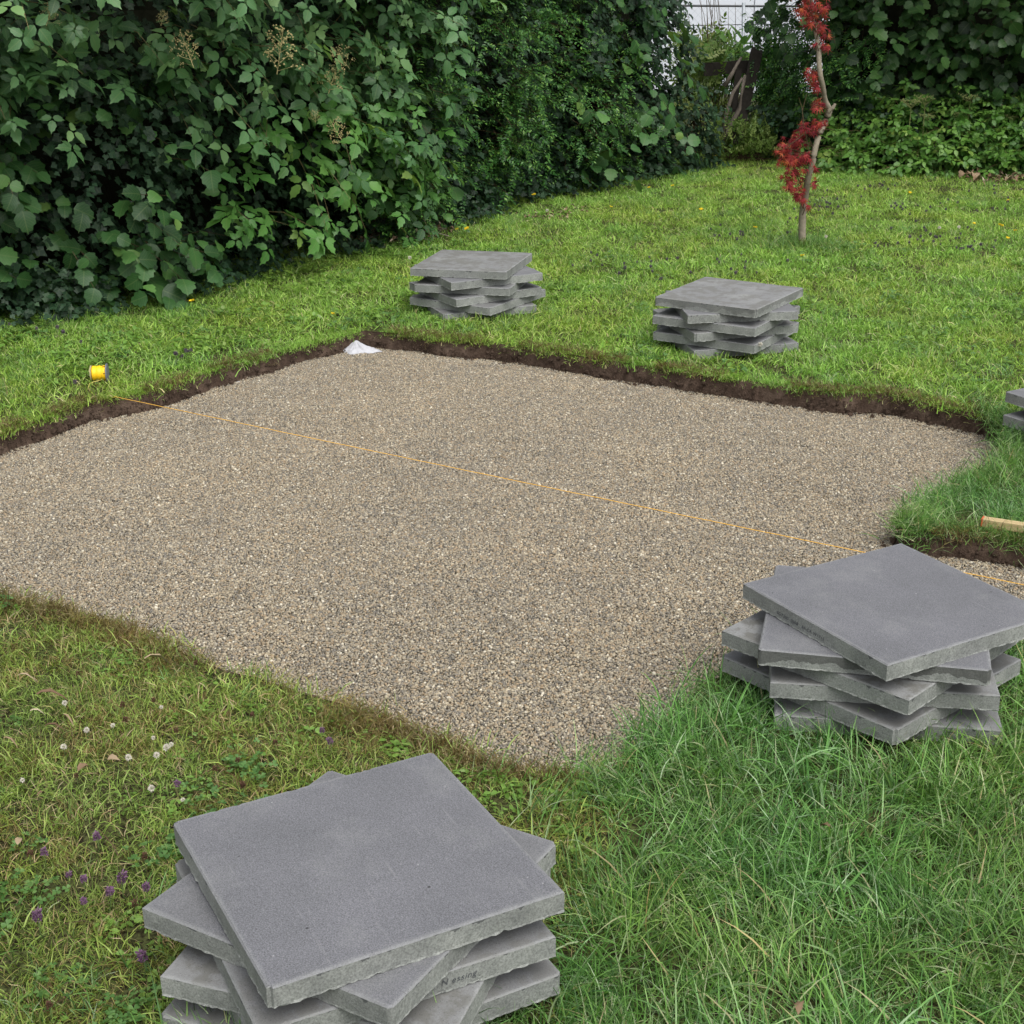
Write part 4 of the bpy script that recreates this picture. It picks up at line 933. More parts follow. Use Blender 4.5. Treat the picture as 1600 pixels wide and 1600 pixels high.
V, F = lathe([(-.036, .012), (-.0355, .034), (-.032, .035), (-.0301, .012)]); link('flange', mesh('flange', V, F, [plain('cream_plastic', (.5, .42, .25), .5, .4)]), reel)
mb = MB(); P0 = Vector((.016, -.03, .02)); mb.tube([P0, Vector((.004, -.055, .022)), Vector((-.02, -.07, .02)), Vector((-.03, -.09, .02)), Vector((-.03, -.14, .012)), Vector((-.0, -.2, .006))], .0013, 5); mb.build('loose_end', plain('pale_string', (.6, .5, .15), .7), reel)

# ------------------------------------------------------------------ white scraps
def rag(name, u, v, wx, wy, hz, seed, label, cat, rz=0, peak=(-.1, 0)):
    c = unproj(u, v, -DEPTH+.006); nr, na_ = 14, 64; V = [(peak[0]*wx*.5, peak[1]*wy*.5, hz)]; F = []
    for j in range(1, nr+1):
        t = j/nr
        for i in range(na_):
            th = 2*math.pi*i/na_; e = Vector((math.cos(th)*1.3+seed, math.sin(th)*1.3, 0))
            R_ = .72+.55*mnoise.noise(e)+.12*mnoise.noise(e*4)+.25*max(0, math.cos(th-2.9))**6+.3*max(0, math.cos(th-.1))**4
            fold = abs(math.sin(3.5*th+1.8*mnoise.noise(e*2)+seed))
            z = hz*max(0, 1-t)**1.15*(1-.45*fold*math.sin(math.pi*t))+hz*.22*fold*t*(1-.5*t)+hz*.14*abs(mnoise.noise(Vector((math.cos(th)*t*5+seed, math.sin(th)*t*5, 2))))
            V.append((wx/2*(peak[0]*(1-t)+R_*t*math.cos(th)), wy/2*(peak[1]*(1-t)+R_*t*math.sin(th)), max(z, .0015)))
    for i in range(na_): F.append((0, 1+i, 1+(i+1) % na_))
    for j in range(nr-1):
        for i in range(na_): k = 1+j*na_; F.append((k+i, k+na_+i, k+na_+(i+1) % na_, k+(i+1) % na_))
    o = link(name, mesh(name, V, F, [WHITE], True)); o.location = c; o.rotation_euler = (0, 0, rz); sm = o.modifiers.new('thickness', 'SOLIDIFY'); sm.thickness = .0012
    tag(o, label, cat); return o
WHITE = plain('white_cloth', (.42, .42, .445), .8, .1, .25, 40)
rag('crumpled_fleece', 563, 551, .24, .13, .06, 3, 'crumpled piece of white fleece in the back corner of the gravel bed', 'cloth', .15, (-.15, .1))
rag('fleece_scrap', 374, 599, .09, .05, .010, 8, 'tiny white fleece scrap at the back left edge of the gravel', 'cloth', .6)
rag('fleece_scrap', 360, 602, .045, .035, .008, 12, 'smallest pale scrap left of the tiny white scrap on gravel', 'cloth', .9)

# ------------------------------------------------------------------ timber batten
a_ = unproj(1532, 823, .022); b_ = unproj(1600, 833.5, .022); d = (b_-a_).normalized(); L = .8
bt_ = empty('timber_batten', (a_.x, a_.y, a_.z)); tag(bt_, 'pale square timber batten with an orange red painted end at the right edge', 'batten')
m, nt_, b = newmat('pine', .65, .3); tc = N(nt_, 'ShaderNodeTexCoord'); mp_ = N(nt_, 'ShaderNodeMapping'); mp_.inputs['Scale'].default_value = (2, 60, 60); nt_.links.new(tc.outputs['Object'], mp_.inputs['Vector'])
nz = N(nt_, 'ShaderNodeTexNoise', Scale=1.5, Detail=4.); nt_.links.new(mp_.outputs[0], nz.inputs['Vector']); rr = ramp(nt_, [(.3, (.38, .27, .13)), (.7, (.55, .44, .25))]); nt_.links.new(nz.outputs['Fac'], rr.inputs[0]); nt_.links.new(rr.outputs[0], b.inputs['Base Color'])
def bar(name, x0, x1, w, h, mat, par, bev=.0015):
    bm = bmesh.new(); bmesh.ops.create_cube(bm, size=1)
    for v_ in bm.verts: v_.co = Vector((x0+(x1-x0)*(v_.co.x+.5), w*(v_.co.y+.5), h*(v_.co.z+.5)))
    bmesh.ops.bevel(bm, geom=bm.edges[:], offset=bev, segments=1, affect='EDGES')
    me = bpy.data.meshes.new(name); bm.to_mesh(me); bm.free(); me.materials.append(mat); return link(name, me, par)
bt_.rotation_euler = (0, math.asin(-d.z), math.atan2(d.y, d.x))
bar('timber', .004, L, .028, .026, m, bt_); bar('painted_end', 0, .0042, .0284, .0264, plain('orange_paint', (.62, .12, .05), .6), bt_, .0008)

# ------------------------------------------------------------------ leaning boards, branches, fence, house in the gap
WOODD = plain('weathered_wood', (.030, .026, .022), .9, .1, .45, 30, bump=.6)
GBR = plain('grey_branch', (.13, .11, .09), .9, .1, .35, 40, bump=.5)
Yb = 13.4
def board(name, p0, p1, w, t, label, cat, mat=WOODD):
    p0, p1 = Vector(p0), Vector(p1); z = (p1-p0).normalized(); y_ = Vector((0, 1, 0)); x_ = y_.cross(z).normalized(); y_ = z.cross(x_); L = (p1-p0).length
    bm = bmesh.new(); n = 10
    rings = []
    for i in range(n+1):
        q = i/n; ww = w*(1+.10*mnoise.noise(Vector((q*3, L, 0)))); c = Vector((mnoise.noise(Vector((q*2, 5, L)))*.012, 0, q*L))
        rings.append([bm.verts.new(c+Vector((sx*ww/2+random.uniform(-.002, .002), sy*t/2, 0))) for sx, sy in ((-1, -1), (1, -1), (1, 1), (-1, 1))])
    for a, b2 in zip(rings[:-1], rings[1:]):
        for j in range(4): bm.faces.new((a[j], a[(j+1) % 4], b2[(j+1) % 4], b2[j]))
    bm.faces.new(rings[0][::-1]); bm.faces.new(rings[-1])
    for v_ in rings[-1]: v_.co.z += random.uniform(-.03, .03)
    bmesh.ops.recalc_face_normals(bm, faces=bm.faces[:])
    me = bpy.data.meshes.new(name); bm.to_mesh(me); bm.free(); me.materials.append(mat)
    o = link(name, me); o.matrix_world = Matrix((x_, y_, z)).transposed().to_4x4()
    o.location = p0; tag(o, label, cat); return o
board('leaning_board', at(1149, 226, Yb), at(1182, 80, Yb+.25), .10, .05, 'thick dark weathered board leaning upright in the hedge gap', 'board')
board('short_board', at(1146, 190, Yb+.12), at(1153, 110, Yb+.2), .055, .04, 'narrower dark board behind the thick leaning one', 'board')
board('cross_board', at(1100, 108, Yb+.35), at(1170, 104, Yb+.35), .11, .035, 'dark horizontal board behind the leaning boards', 'board')
def branch(pp, r0, label):
    mb = MB(); P = [at(u, v, Y) for u, v, Y in pp]; mb.tube(P, [r0*(1-.5*i/(len(P)-1)) for i in range(len(P))], 7)
    tag(mb.build('dead_branch', GBR, None, True), label, 'branch')
branch([(1126, 222, Yb-.1), (1133, 208, Yb-.1), (1145, 190, Yb-.08), (1155, 170, Yb-.1), (1160, 140, Yb-.06), (1164, 118, Yb)], .028, 'curved grey dead branch rising along the front of the leaning board')
branch([(1128, 215, Yb-.15), (1136, 175, Yb-.15), (1145, 145, Yb-.15), (1160, 122, Yb-.1)], .024, 'thin grey dead branch left of the leaning board')
branch([(1132, 135, Yb-.1), (1144, 115, Yb-.1), (1153, 98, Yb-.05), (1158, 90, Yb)], .022, 'short grey branch crossing in front of the horizontal board')
# wire fence
Yf = 15.2
fence = empty('wire_fence', at(1162, 200, Yf)); tag(fence, 'grey steel post and top rail of a wire fence seen in the hedge gap', 'fence')
STEEL = plain('galvanised_steel', (.36, .39, .42), .45, .5, .15, 30, metal=.3)
fo = Vector(fence.location)
def lf(u, v, Y=Yf): return at(u, v, Y)-fo
mb = MB(); g0 = lf(1162, 150); g0.z = zg(0, Yf)-fo.z; mb.tube([g0, lf(1162, 4)], .018, 10); mb.build('post', STEEL, fence, True)
mb = MB(); mb.tube([lf(900, 8), lf(1162, 9.5), lf(1420, 10)], .011, 8); mb.build('top_rail', plain('dark_steel', (.10, .105, .11), .5), fence, True)
mb = MB()
x0 = lf(900, 10).x; x1 = lf(1420, 10).x; zt = lf(1162, 10).z; zb = g0.z+.3
for i in range(int((x1-x0)/.07)):
    for s_ in (-1, 1):
        xa = x0+i*.07; xb = xa+s_*(zt-zb); mb.tube([(xa, .012*s_, zt), (xb, .012*s_, zb)], .0009, 3, False)
o = mb.build('wire_mesh', STEEL, fence); o['kind'] = 'stuff'
# white house
Yh = 21.; hx0 = at(980, 50, Yh).x-2.0; hx1 = at(1300, 50, Yh).x+4.5
house = empty('white_house', (hx0, Yh, zg(0, Yh)-.1)); tag(house, 'white panelled wall of a neighbouring building behind the wire fence', 'building')
WP = plain('white_panel', (.66, .69, .75), .5, .3, .03, 3)
wdt = hx1-hx0; npn = 5; rows_h = [0, 1.0, 2.0, 3.0]
mb = MB(); mb.box((wdt/2, 1.5, 1.5), (wdt-.1, 2.9, 2.98)); mb.build('wall', plain('wall_core', (.45, .46, .48), .8), house)
pm = None
for r_ in range(len(rows_h)-1):
    for c_ in range(npn):
        w_ = wdt/npn; h_ = rows_h[r_+1]-rows_h[r_]
        bm = bmesh.new(); bmesh.ops.create_cube(bm, size=1)
        for v_ in bm.verts: v_.co = Vector((v_.co.x*(w_-.012), v_.co.y*.03, v_.co.z*(h_-.012)))
        bmesh.ops.bevel(bm, geom=bm.edges[:], offset=.004, segments=1, affect='EDGES')
        me = bpy.data.meshes.new('panel'); bm.to_mesh(me); bm.free(); me.materials.append(WP)
        o = link('panel', me, house); o.location = (w_*(c_+.5), .034, rows_h[r_]+h_/2)
mb = MB(); mb.box((wdt/2, 1.5, 3.07), (wdt+.5, 3.5, .12)); mb.build('roof', plain('roof', (.12, .12, .13), .7), house)
# yellow-green bush and bare twigs behind the ivy mound
def bush(name, label, cat, u0, u1, v0, v1, Y, n, protos, size, wood=TWIG, dy=.25, objs=60, up=.5):
    root = empty(name, (at((u0+u1)/2, v1, Y).x, Y, zg(0, Y))); tag(root, label, cat); off = np.array(root.location)
    P = []; D = []; Q = []; S = []; mb = MB()
    for i in range(n):
        u = random.uniform(u0, u1); t = (u-u0)/(u1-u0); v = v0+(v1-v0)*(random.random()**1.1); v += abs(t-.5)*.35*(v1-v0)*random.random()
        p = at(u, v, Y+random.gauss(0, dy)); P.append(p[:]); d_ = Vector((random.gauss(0, .6), random.gauss(-.5, .5), random.gauss(up, .5))).normalized(); D.append(d_[:]); Q.append((random.gauss(0, .4), -1, random.gauss(.8, .4))); S.append(size*random.uniform(.6, 1.3))
        if i % 6 == 0: mb.tube([(root.location.x+random.gauss(0, .1), Y, root.location.z), (p.x*.5+root.location.x*.5, Y, p.z*.5+root.location.z*.5), p[:]], [.008, .005, .002], 4, False)
    P = np.array(P); E_ = basis_euler(np.array(D), np.array(Q)); S = np.array(S)
    for i in range(min(objs, n)):
        o = link('leaf' if protos is not yg_l else 'sprig', random.choice(protos), root); o.location = tuple(P[i]-off); o.rotation_euler = tuple(E_[i]); o.scale = (S[i],)*3
    scatter('foliage', P[objs:]-off, E_[objs:], S[objs:], protos, parent=root)
    o = mb.build('branches', wood, root); o.data.transform(Matrix.Translation(-root.location)); o['kind'] = 'stuff'; return root
bush('yellow_green_bush', 'loose yellow green bush behind the ivy mound and leaning boards', 'bush', 1060, 1130, 55, 190, 14.3, 260, yg_l, .16)
bush('bright_green_bush', 'bright green leafy bush at the foot of the steel fence post', 'bush', 1095, 1165, 62, 130, 14.5, 200, [leaf_mesh('leaf', GC, 'strap', 1), leaf_mesh('leaf', GC, 'ovate', 2)], .15)
bush('arching_shrub', 'dark arching leafy branch hanging over the steel fence post', 'shrub', 1168, 1222, 18, 60, 14.0, 34, rh_l, .09, dy=.12, objs=80, up=-.1)
bush('gap_weeds', 'yellow green weeds growing in the gap beside the leaning board', 'weeds', 1105, 1215, 196, 248, 13.5, 330, yg_l, .12, up=.9, dy=.2, objs=60)
bush('gap_shrub', 'mid green shrub filling the gap right of the leaning board', 'shrub', 1186, 1245, 75, 225, 14.0, 520, pv_l, .2, dy=.2)
# bare twigs above the mound
mb = MB()
for i in range(16):
    u = random.uniform(1055, 1150); Y = random.uniform(14, 14.8); v = random.uniform(60, 100); du = random.gauss(-8, 9)
    mb.tube([at(u, v, Y), at(u+du*.5, v-45, Y), at(u+du*1.3, v-random.uniform(75, 120), Y)], [.0035, .0028, .0015], 4, False)
tag(mb.build('bare_twigs', TWIG, None), 'thin bare upright twigs against the white wall above the ivy mound', 'twigs', kind='stuff')

# ------------------------------------------------------------------ broad-leaved weeds and clover in the turf
def rosette(seed, mat, n, ls, kind='ovate', spread=.03, hh=(.01, .035)):
    r = random.Random(seed); base = leaf_mesh('leaflet', mat, kind, seed); pl = []
    for i in range(n):
        az = r.uniform(0, 360); rr_ = r.uniform(0, spread); a = math.radians(az); pl.append(LM((-math.sin(a)*rr_, math.cos(a)*rr_, r.uniform(*hh)), az+r.uniform(-40, 40), r.uniform(-15, 35), ls*r.uniform(.6, 1.2), r.uniform(-30, 30)))
    me = join_leaves('weed', mat, base, pl); bpy.data.meshes.remove(base); return me
def clover(seed):
    r = random.Random(seed); base = leaf_mesh('leaflet', CLM, 'heart', seed); pl = []
    for i in range(12):
        c = Vector((r.gauss(0, .03), r.gauss(0, .03), r.uniform(.02, .045))); a0 = r.uniform(0, 360); s = r.uniform(.009, .015)
        T = Matrix.Translation(c)@Matrix.Rotation(r.uniform(-.4, .4), 4, 'X')@Matrix.Rotation(r.uniform(-.4, .4), 4, 'Y')
        for k in range(3): pl.append(T@LM((0, 0, 0), a0+120*k, 12, s))
    me = join_leaves('clover', CLM, base, pl); bpy.data.meshes.remove(base); return me
wd = [rosette(i, WD, 9, .036) for i in range(5)]; cl_ = [clover(i) for i in range(4)]
wd2 = [rosette(20+i, WD, 12, .022, spread=.03, hh=(.008, .025)) for i in range(4)]
x, y = points([(-300, 560), (0, 500), (300, 445), (480, 395), (640, 355), (640, 400), (560, 460), (430, 520), (260, 570), (0, 620), (-300, 680)], 170); x, y = clean(x, y, .02, 1)
k = fbm(x*2.2, y*2.2, 71) > .40
place('leafy_weeds', x[k], y[k], .5, 1.0, wd, label='leafy bright green weeds in the lawn between hedge and string reel', cat='weeds')
x, y = points(far_px, 60); x, y = clean(x, y, .02, 1); k = (fbm(x*1.6, y*1.6, 72) > .5) & (y < 9.5)
place('lawn_weeds', x[k], y[k], .5, 1.0, wd+cl_, label='low broad leaved weeds and clover mixed into the far lawn', cat='weeds')
x, y = points(mown_px, 260); x, y = clean(x, y, .02, 1); u, v, d = project(np.stack([x, y, 0*x], 1)); k = (fbm(x*3.2, y*3.2, 73) > .56) & (u < 620) & (rng.random(len(x)) < .6)
place('clover_leaves', x[k], y[k], .55, .85, cl_, label='clover leaves growing in the left foreground turf', cat='clover')
k = (fbm(x*3.2+5, y*3.2, 74) > .46) & (rng.random(len(x)) < .7)
place('turf_weeds', x[k], y[k], .4, .75, wd2, label='small broad leaved weeds in the left foreground turf', cat='weeds')
x, y = points([(690, 1140), (860, 1190), (940, 1200), (900, 1270), (840, 1290), (720, 1190)], 500); x, y = clean(x, y, .02, 1)
place('edge_weeds', x, y, .55, .95, wd2, label='yellow green weeds on the turf between the front stack and the gravel corner', cat='weeds')

# ------------------------------------------------------------------ flowers
PUR = plain('selfheal_purple', (.15, .08, .14), .7, .2, .5, 300); BRH = plain('seed_head_brown', (.10, .055, .035), .9, .1, .5, 300); DKH = plain('far_head', (.12, .095, .12), .9, .1, .4, 200)
CWH = plain('clover_white', (.62, .58, .5), .7, .2, .15, 300); YEL = plain('petal_yellow', (.8, .6, .03), .6, .2, .15, 200); STM = plain('stem_green', (.09, .14, .04), .7, .2, .2, 100)
def head_mesh(kind, mat, seed):
    r = random.Random(seed); bm = bmesh.new()
    def petal(c, d, s, w):
        c, d = Vector(c), Vector(d).normalized(); sd_ = d.cross(Vector((r.gauss(0, 1), r.gauss(0, 1), r.gauss(0, 1)))).normalized(); up_ = d.cross(sd_)
        vs = [bm.verts.new(c), bm.verts.new(c+d*s*.6+sd_*w), bm.verts.new(c+d*s), bm.verts.new(c+d*s*.6-sd_*w), bm.verts.new(c+d*s*.5+up_*w*.6)]
        bm.faces.new((vs[0], vs[1], vs[4])); bm.faces.new((vs[1], vs[2], vs[4])); bm.faces.new((vs[2], vs[3], vs[4])); bm.faces.new((vs[3], vs[0], vs[4]))
    if kind == 'spike':
        for i in range(46):
            t = i/46; a = i*2.4; rr_ = .0045*(1-.4*t); petal((rr_*math.cos(a)*.5, rr_*math.sin(a)*.5, t*.016), (math.cos(a), math.sin(a), .5), .007*r.uniform(.7, 1.3), .0022)
    elif kind == 'ball':
        for i in range(60):
            z = 1-2*(i+.5)/60; a = i*2.4; q_ = math.sqrt(1-z*z); petal((q_*math.cos(a)*.003, q_*math.sin(a)*.003, z*.003+.006), (q_*math.cos(a), q_*math.sin(a), z*.8+.3), .008*r.uniform(.8, 1.2), .0016)
    else:
        for i in range(26):
            a = i*2.4; petal((0, 0, .001*i/26), (math.cos(a), math.sin(a), .15+i*.02), .012*r.uniform(.8, 1.1), .0025)
    me = bpy.data.meshes.new('flower_head'); bm.to_mesh(me); bm.free(); me.materials.append(mat); return me
def stem_mesh(h, seed):
    mb = MB(); r = random.Random(seed); mb.tube([(r.uniform(-.01, .01), r.uniform(-.01, .01), 0), (0, 0, h*.5), (0, 0, h)], .0009, 4); return mesh('stem', mb.V, mb.F, [STM], True)
HD = {'p': [head_mesh('spike', PUR, i) for i in range(2)], 'b': [head_mesh('spike', BRH, 5+i) for i in range(2)], 'd': [head_mesh('spike', DKH, 8)], 'w': [head_mesh('ball', CWH, 9), head_mesh('ball', CWH, 10)], 'y': [head_mesh('disc', YEL, 11)]}
STS = [stem_mesh(.045, 1), stem_mesh(.06, 2)]
def flower(kind, u, v, label, cat, group, sc=1., h=0, parts=True, name='flower'):
    hh = (.045, .06)[h]
    p = unproj(u, v, hh*sc+.002); p.z -= hh*sc
    if in_poly(np.array([p.x]), np.array([p.y]), PITO)[0]: return
    root = empty(name, p, random.uniform(0, 6)); tag(root, label, cat, group); root.scale = (sc,)*3
    link('stem', STS[h], root)
    o = link('flower_head', random.choice(HD[kind]), root); o.location = (0, 0, hh-.001); o.rotation_euler = (random.uniform(-.3, .3), random.uniform(-.3, .3), 0)
near_p = [(70, 1337, 1.1), (190, 1379, 1.5), (171, 1397, 1.2), (229, 1392, 1.1), (107, 1371, .9), (131, 1378, 1.), (60, 1438, 1.5), (225, 1499, 1.4), (153, 1312, 1.2), (517, 1162, 1.1), (503, 1145, .9), (280, 1228, 1.), (131, 1411, 1.)]
NTH = ['first', 'second', 'third', 'fourth', 'fifth', 'sixth', 'seventh', 'eighth', 'ninth', 'tenth', 'eleventh', 'twelfth', 'thirteenth', 'fourteenth', 'fifteenth', 'sixteenth', 'seventeenth', 'eighteenth', 'nineteenth', 'twentieth', 'twenty-first', 'twenty-second', 'twenty-third']
near_p.sort()
for u, v, s_ in near_p: flower('p', u, v, NTH[near_p.index((u, v, s_))]+' from left of the purple selfheal flowers near the nearest slab stack', 'flower', 'purple selfheal flowers in the left foreground', s_*.85, name='selfheal')
near_b = [(46, 1338), (212, 1416), (226, 1343), (122, 1055), (192, 1105), (240, 1097), (306, 1039), (347, 1030), (210, 980), (370, 1191), (380, 1230), (430, 1163), (395, 1120), (275, 1145), (688, 1112), (78, 1575), (195, 1128), (335, 1205), (300, 1290), (120, 1215)]
near_b.sort()
for u, v in near_b: flower('b', u, v, NTH[near_b.index((u, v))]+' from left of the brown selfheal seed heads in the foreground turf', 'seed head', 'brown seed heads in the left foreground', random.uniform(.6, .9), name='faded_selfheal')
WHT = sorted([(102, 1100, 1.1), (200, 1186, 1.25), (260, 1170, 1.3), (245, 1182, 1.2), (100, 1169, 1.2), (236, 1234, 1.25), (136, 1142, 1.1), (177, 1135, .9), (252, 1106, .8), (35, 1221, .9), (240, 1154, .8), (286, 1251, .8), (268, 1165, .9)])
for u, v, s_ in WHT:
    flower('w', u, v, NTH[WHT.index((u, v, s_))]+' from left of the white clover flowers in the foreground turf', 'flower', 'white clover flowers in the left foreground', s_*.62, name='clover_flower')
YL = sorted([(1117, 244), (1096, 327), (1254, 399), (1422, 301), (1575, 313), (1586, 360), (1575, 372), (1522, 349), (1564, 352), (990, 260), (1014, 293), (729, 357), (714, 358), (1051, 290), (955, 323), (834, 304), (1400, 247), (1345, 262), (1320, 218), (520, 490), (300, 470), (1180, 355)])
for u, v in YL:
    flower('y', u, v, NTH[YL.index((u, v))]+' from left of the small yellow flowers in the far lawn', 'flower', 'yellow flowers dotted over the far lawn', random.uniform(1., 1.6), 1, name='yellow_flower')
for u, v in [(1467, 357), (1498, 356), (1291, 371), (855, 330), (640, 404), (1188, 540)]:
    flower('w', u, v, {1467: 'white clover flower far right, left of a close pair in the far lawn', 1498: 'white clover flower far right, right of a close pair in the far lawn', 1291: 'white clover flower in the lawn just right of the maple trunk', 855: 'white flower in the lawn behind the stack nearest the hedge', 640: 'white flower in the lawn left of the stack nearest the hedge', 1188: 'white flower at the foot of the stack before the maple'}[u], 'flower', 'white flowers in the far lawn', 1.1, 1, name='clover_flower')
r_ = random.Random(4); sp = []
for (cu_, cv_, ru, rv, n_) in [(1290, 322, 35, 10, 14), (1430, 325, 60, 15, 16), (1440, 370, 60, 15, 20), (1120, 365, 60, 20, 12), (1230, 340, 30, 20, 6), (1540, 330, 50, 40, 14), (1500, 390, 60, 12, 12), (1010, 425, 60, 30, 12), (110, 600, 25, 10, 3), (290, 552, 15, 6, 6), (90, 515, 60, 20, 5), (1180, 410, 60, 15, 8), (1370, 295, 60, 12, 10), (930, 400, 30, 20, 5)]:
    for _ in range(n_): sp.append((r_.gauss(cu_, ru*.6), r_.gauss(cv_, rv*.6)))
for u, v in sp:
    if u < 1598: flower('d', u, v, 'dark purplish selfheal head in the far lawn', 'flower', 'dark selfheal heads scattered in the far lawn', random.uniform(.7, 1.1), 1, name='selfheal')

# ------------------------------------------------------------------ dry leaves, litter, seed heads
def dry_leaf_mesh(seed, kind, curl):
    me = leaf_mesh('dry_leaf', DL, kind, seed); r = random.Random(seed)
    for v_ in me.vertices: v_.co.z += curl*math.sin(v_.co.y*3.1)*.18+abs(v_.co.x)*curl*.9+r.uniform(-.02, .02)
    return me
dls = [dry_leaf_mesh(i, k_, c_) for i, (k_, c_) in enumerate([('strap', .8), ('ovate', 1.2), ('ovate', .6), ('round', .9)])]
for (u, v, ln, k_, az, lab) in [(226, 1030, .07, 0, -60, 'long pale curled dry leaf near the gravel edge in the left foreground'), (57, 1086, .06, 0, -75, 'largest tan crumpled dry leaf at the left edge of the turf'), (47, 1111, .03, 0, -70, 'tan dry leaf just below the largest one at left'),
                              (28, 1056, .035, 0, -85, 'short pale dry straw leaf above the largest tan one'), (58, 1243, .026, 0, -20, 'small brown dry leaf in the lower left turf'), (168, 1187, .024, 2, -90, 'small orange tan leaf left of the white clover'), (122, 1205, .03, 2, -40, 'small tan leaf among the clover leaves'),
                              (6, 1153, .03, 0, -100, 'pale dry leaf cut off by the left edge'), (95, 1118, .035, 0, -120, 'reddish brown dry leaf behind the white clover'), (70, 1135, .04, 0, -80, 'narrow brown dry leaf below the reddish brown one'), (1296, 1293, .022, 2, 40, 'tiny tan dry leaf in the long grass on the right'), (1247, 1586, .028, 1, 10, 'tan dry leaf near the bottom edge in long grass'),
                              (27, 1320, .02, 2, 0, 'tiny tan leaf in the lower left turf'), (146, 1268, .022, 0, 60, 'tiny curled pink tan leaf above the purple flowers')]:
    o = link('dry_leaf', dls[k_]); o.location = unproj(u, v, .05); o.scale = (ln*1.15,)*3; o.rotation_euler = (random.uniform(-.2, .3), random.uniform(-.3, .3), math.radians(az)); tag(o, lab, 'dry leaf')
def litter(name, px, n, label, smin=.02, smax=.05):
    P = [U(*p) for p in px]; xs = [p[0] for p in P]; ys = [p[1] for p in P]; x = rng.uniform(min(xs), max(xs), n*4); y = rng.uniform(min(ys), max(ys), n*4); k = in_poly(x, y, P); x, y = x[k][:n], y[k][:n]; n = len(x)
    E_ = rng.normal(0, .35, (n, 3)); E_[:, 2] = rng.uniform(0, 6.3, n)
    tag(scatter(name, np.stack([x, y, -SLOPE*(y-2.1)+rng.uniform(.005, .05, n)], 1), E_, rng.uniform(smin, smax, n), dls), label, 'leaf litter')
litter('leaf_litter', [(540, 378), (600, 350), (690, 338), (720, 350), (700, 372), (640, 385), (560, 392)], 420, 'brown dead leaves and twigs at the foot of the hedge behind the far stack', .025, .06)
litter('hedge_litter', [(730, 335), (1080, 250), (1110, 255), (1060, 270), (900, 300), (760, 330)], 160, 'scattered brown leaves along the foot of the long hedge')
litter('back_litter', [(1500, 275), (1700, 275), (1700, 292), (1520, 290)], 200, 'brown dead leaves below the ground cover at the right edge', .03, .07)
litter('bare_patch_litter', [(800, 345), (860, 336), (920, 330), (930, 338), (870, 348), (810, 350)], 90, 'thin brown dead patch in the lawn behind the far stack', .015, .03)
mb = MB()
for i in range(14):
    p = unproj(random.uniform(570, 700), random.uniform(345, 378), .03); a = random.uniform(0, 3.14); l = random.uniform(.04, .12); mb.tube([p-Vector((math.cos(a), math.sin(a), .1))*l, p+Vector((0, 0, .01)), p+Vector((math.cos(a), math.sin(a), .15))*l], .003, 4)
tag(mb.build('fallen_twigs', plain('pale_twig', (.3, .26, .2), .9), None), 'pale fallen twigs lying on the leaf litter by the hedge', 'twigs', kind='stuff')
# dry flower panicles on the bramble
SEED = plain('panicle_buds', (.42, .36, .17), .9, .1, .5, 80)
def panicle_mesh(seed):
    r = random.Random(seed); mb = MB()
    mb.tube([(0, 0, 0), (0, 0, 1)], [.012, .006], 4)
    for i in range(16):
        z = .15+.8*i/16; a = i*2.4; l = .42*(1-.55*z)*r.uniform(.7, 1.1); e = Vector((math.cos(a)*l, math.sin(a)*l, z+l*.35)); mb.tube([(0, 0, z-.08), e[:]], [.007, .004], 3, False)
        for k in range(8):
            q_ = e+Vector((r.gauss(0, .06), r.gauss(0, .06), r.gauss(0, .05))); s = r.uniform(.014, .028)
            mb.add([q_+Vector(v_)*s for v_ in ((1, 0, 0), (-1, 0, 0), (0, 1, 0), (0, -1, 0), (0, 0, 1), (0, 0, -1))], [(0, 2, 4), (2, 1, 4), (1, 3, 4), (3, 0, 4), (2, 0, 5), (1, 2, 5), (3, 1, 5), (0, 3, 5)])
    return mesh('seed_panicle', mb.V, mb.F, [SEED])
pns = [panicle_mesh(i) for i in range(3)]
def hedge_pt(u, v, out):
    """where the ray through a photo pixel meets the leafy face of the left hedge"""
    best = None
    for s in np.linspace(.5, HLs[-1], 500):
        P, Nn = hp(HL, HLs, np.array([s]), np.array([1.]), np.array([out])); p = at(u, v, P[0, 1])
        e = abs(p.x-P[0, 0])
        if best is None or e < best[0]: best = (e, p, Nn[0])
    return best[1], best[2]
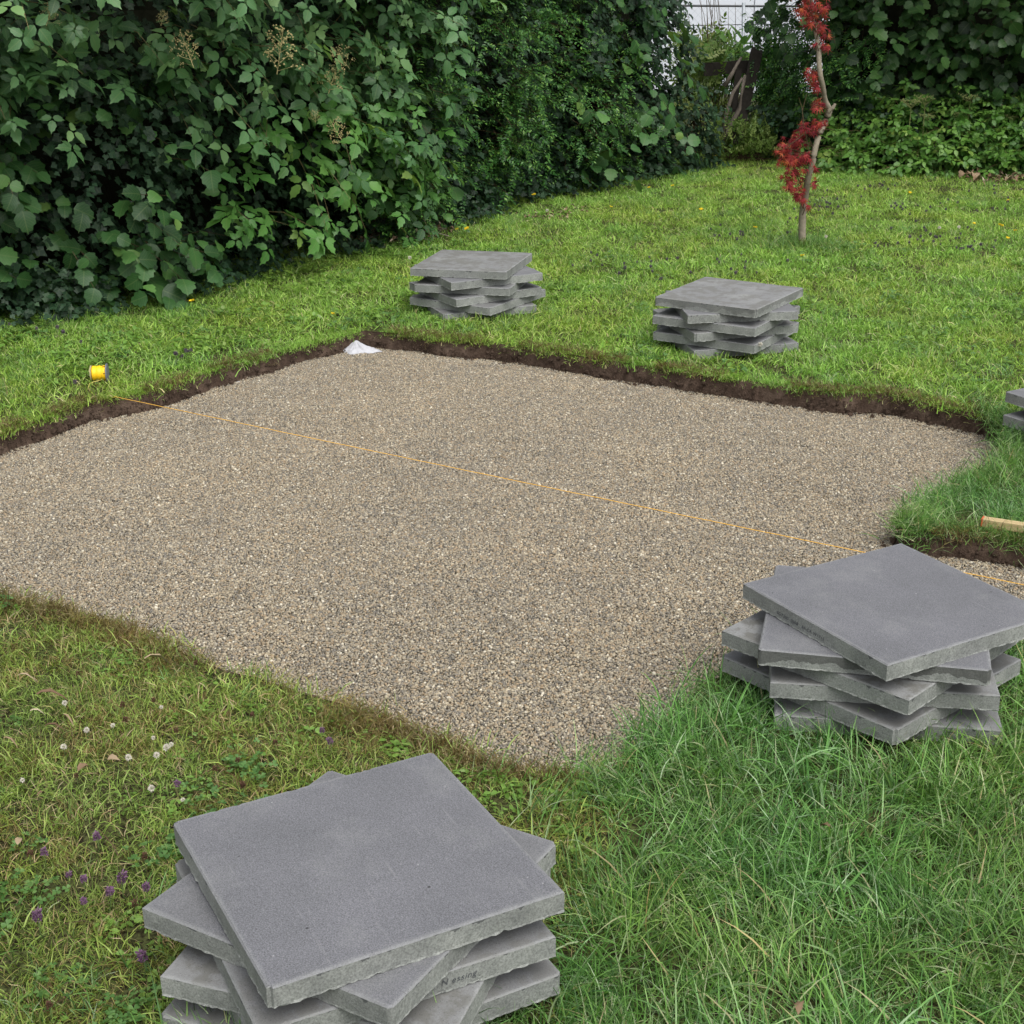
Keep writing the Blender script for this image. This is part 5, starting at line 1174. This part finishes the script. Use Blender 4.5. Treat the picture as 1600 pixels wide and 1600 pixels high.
for i, (u, v, s, lab) in enumerate([(430, 78, .24, 'largest dry seed head panicle at the top of the bramble'), (300, 75, .18, 'dry seed head panicle left of the largest one'), (70, 22, .10, 'small dry seed head panicle at the top left'), (512, 122, .16, 'dry brown panicle below and right of the largest one'), (545, 85, .15, 'dry panicle right of the largest one near the privet'),
                                    (492, 182, .07, 'small dark dry panicle over the young bramble shoots'), (538, 205, .16, 'pale withered brown flower spray above the light green bramble'), (250, 28, .07, 'tiny dry panicle near the top edge left of the bramble')]):
    p, n_ = hedge_pt(u, v, .80); o = link('dry_flower_panicle', pns[i % 3]); o.location = p-Vector((0, 0, s*.5)); o.scale = (s,)*3; o.rotation_euler = (random.uniform(-.3, .5), random.uniform(-.5, .5), random.uniform(0, 6)); tag(o, lab, 'seed head')
# umbels standing in front of the right shrub
UMB = plain('umbel_buds', (.2, .22, .085), .9, .1, .4, 90)
def umbel_mesh(seed):
    r = random.Random(seed); mb = MB(); mb.tube([(0, 0, 0), (.02, 0, .5), (0, .01, .9)], [.008, .006, .004], 4)
    for i in range(12):
        a = i*2.4; l = .12*r.uniform(.4, 1.1); e = Vector((math.cos(a)*l, math.sin(a)*l, .97+r.uniform(-.02, .03))); mb.tube([(0, .01, .88), e[:]], .0025, 3, False)
        for k in range(7):
            q_ = e+Vector((r.gauss(0, .02), r.gauss(0, .02), r.gauss(0, .008))); s = r.uniform(.006, .012)
            mb.add([q_+Vector(v_)*s for v_ in ((1, 0, 0), (-1, 0, 0), (0, 1, 0), (0, -1, 0), (0, 0, 1), (0, 0, -1))], [(0, 2, 4), (2, 1, 4), (1, 3, 4), (3, 0, 4), (2, 0, 5), (1, 2, 5), (3, 1, 5), (0, 3, 5)])
    return mesh('umbel', mb.V, mb.F, [UMB])
ums = [umbel_mesh(i) for i in range(3)]
for i, (u, v) in enumerate(sorted([(1422, 155), (1446, 150), (1515, 148), (1572, 152), (1580, 180), (1500, 175), (1545, 158), (1450, 178), (1528, 168)])):
    Y = 12.55+random.uniform(-.15, .2); p = at(u, v, Y); g0 = zg(0, Y); o = link('umbel', ums[i % 3]); o.location = (p.x, Y, g0); o.scale = (p.z-g0,)*3; o.rotation_euler = (0, random.uniform(-.06, .06), random.uniform(0, 6))
    tag(o, NTH[i]+' from left of the faded greenish flower umbels above the ground cover', 'umbel', 'flower umbels in front of the back right shrub')
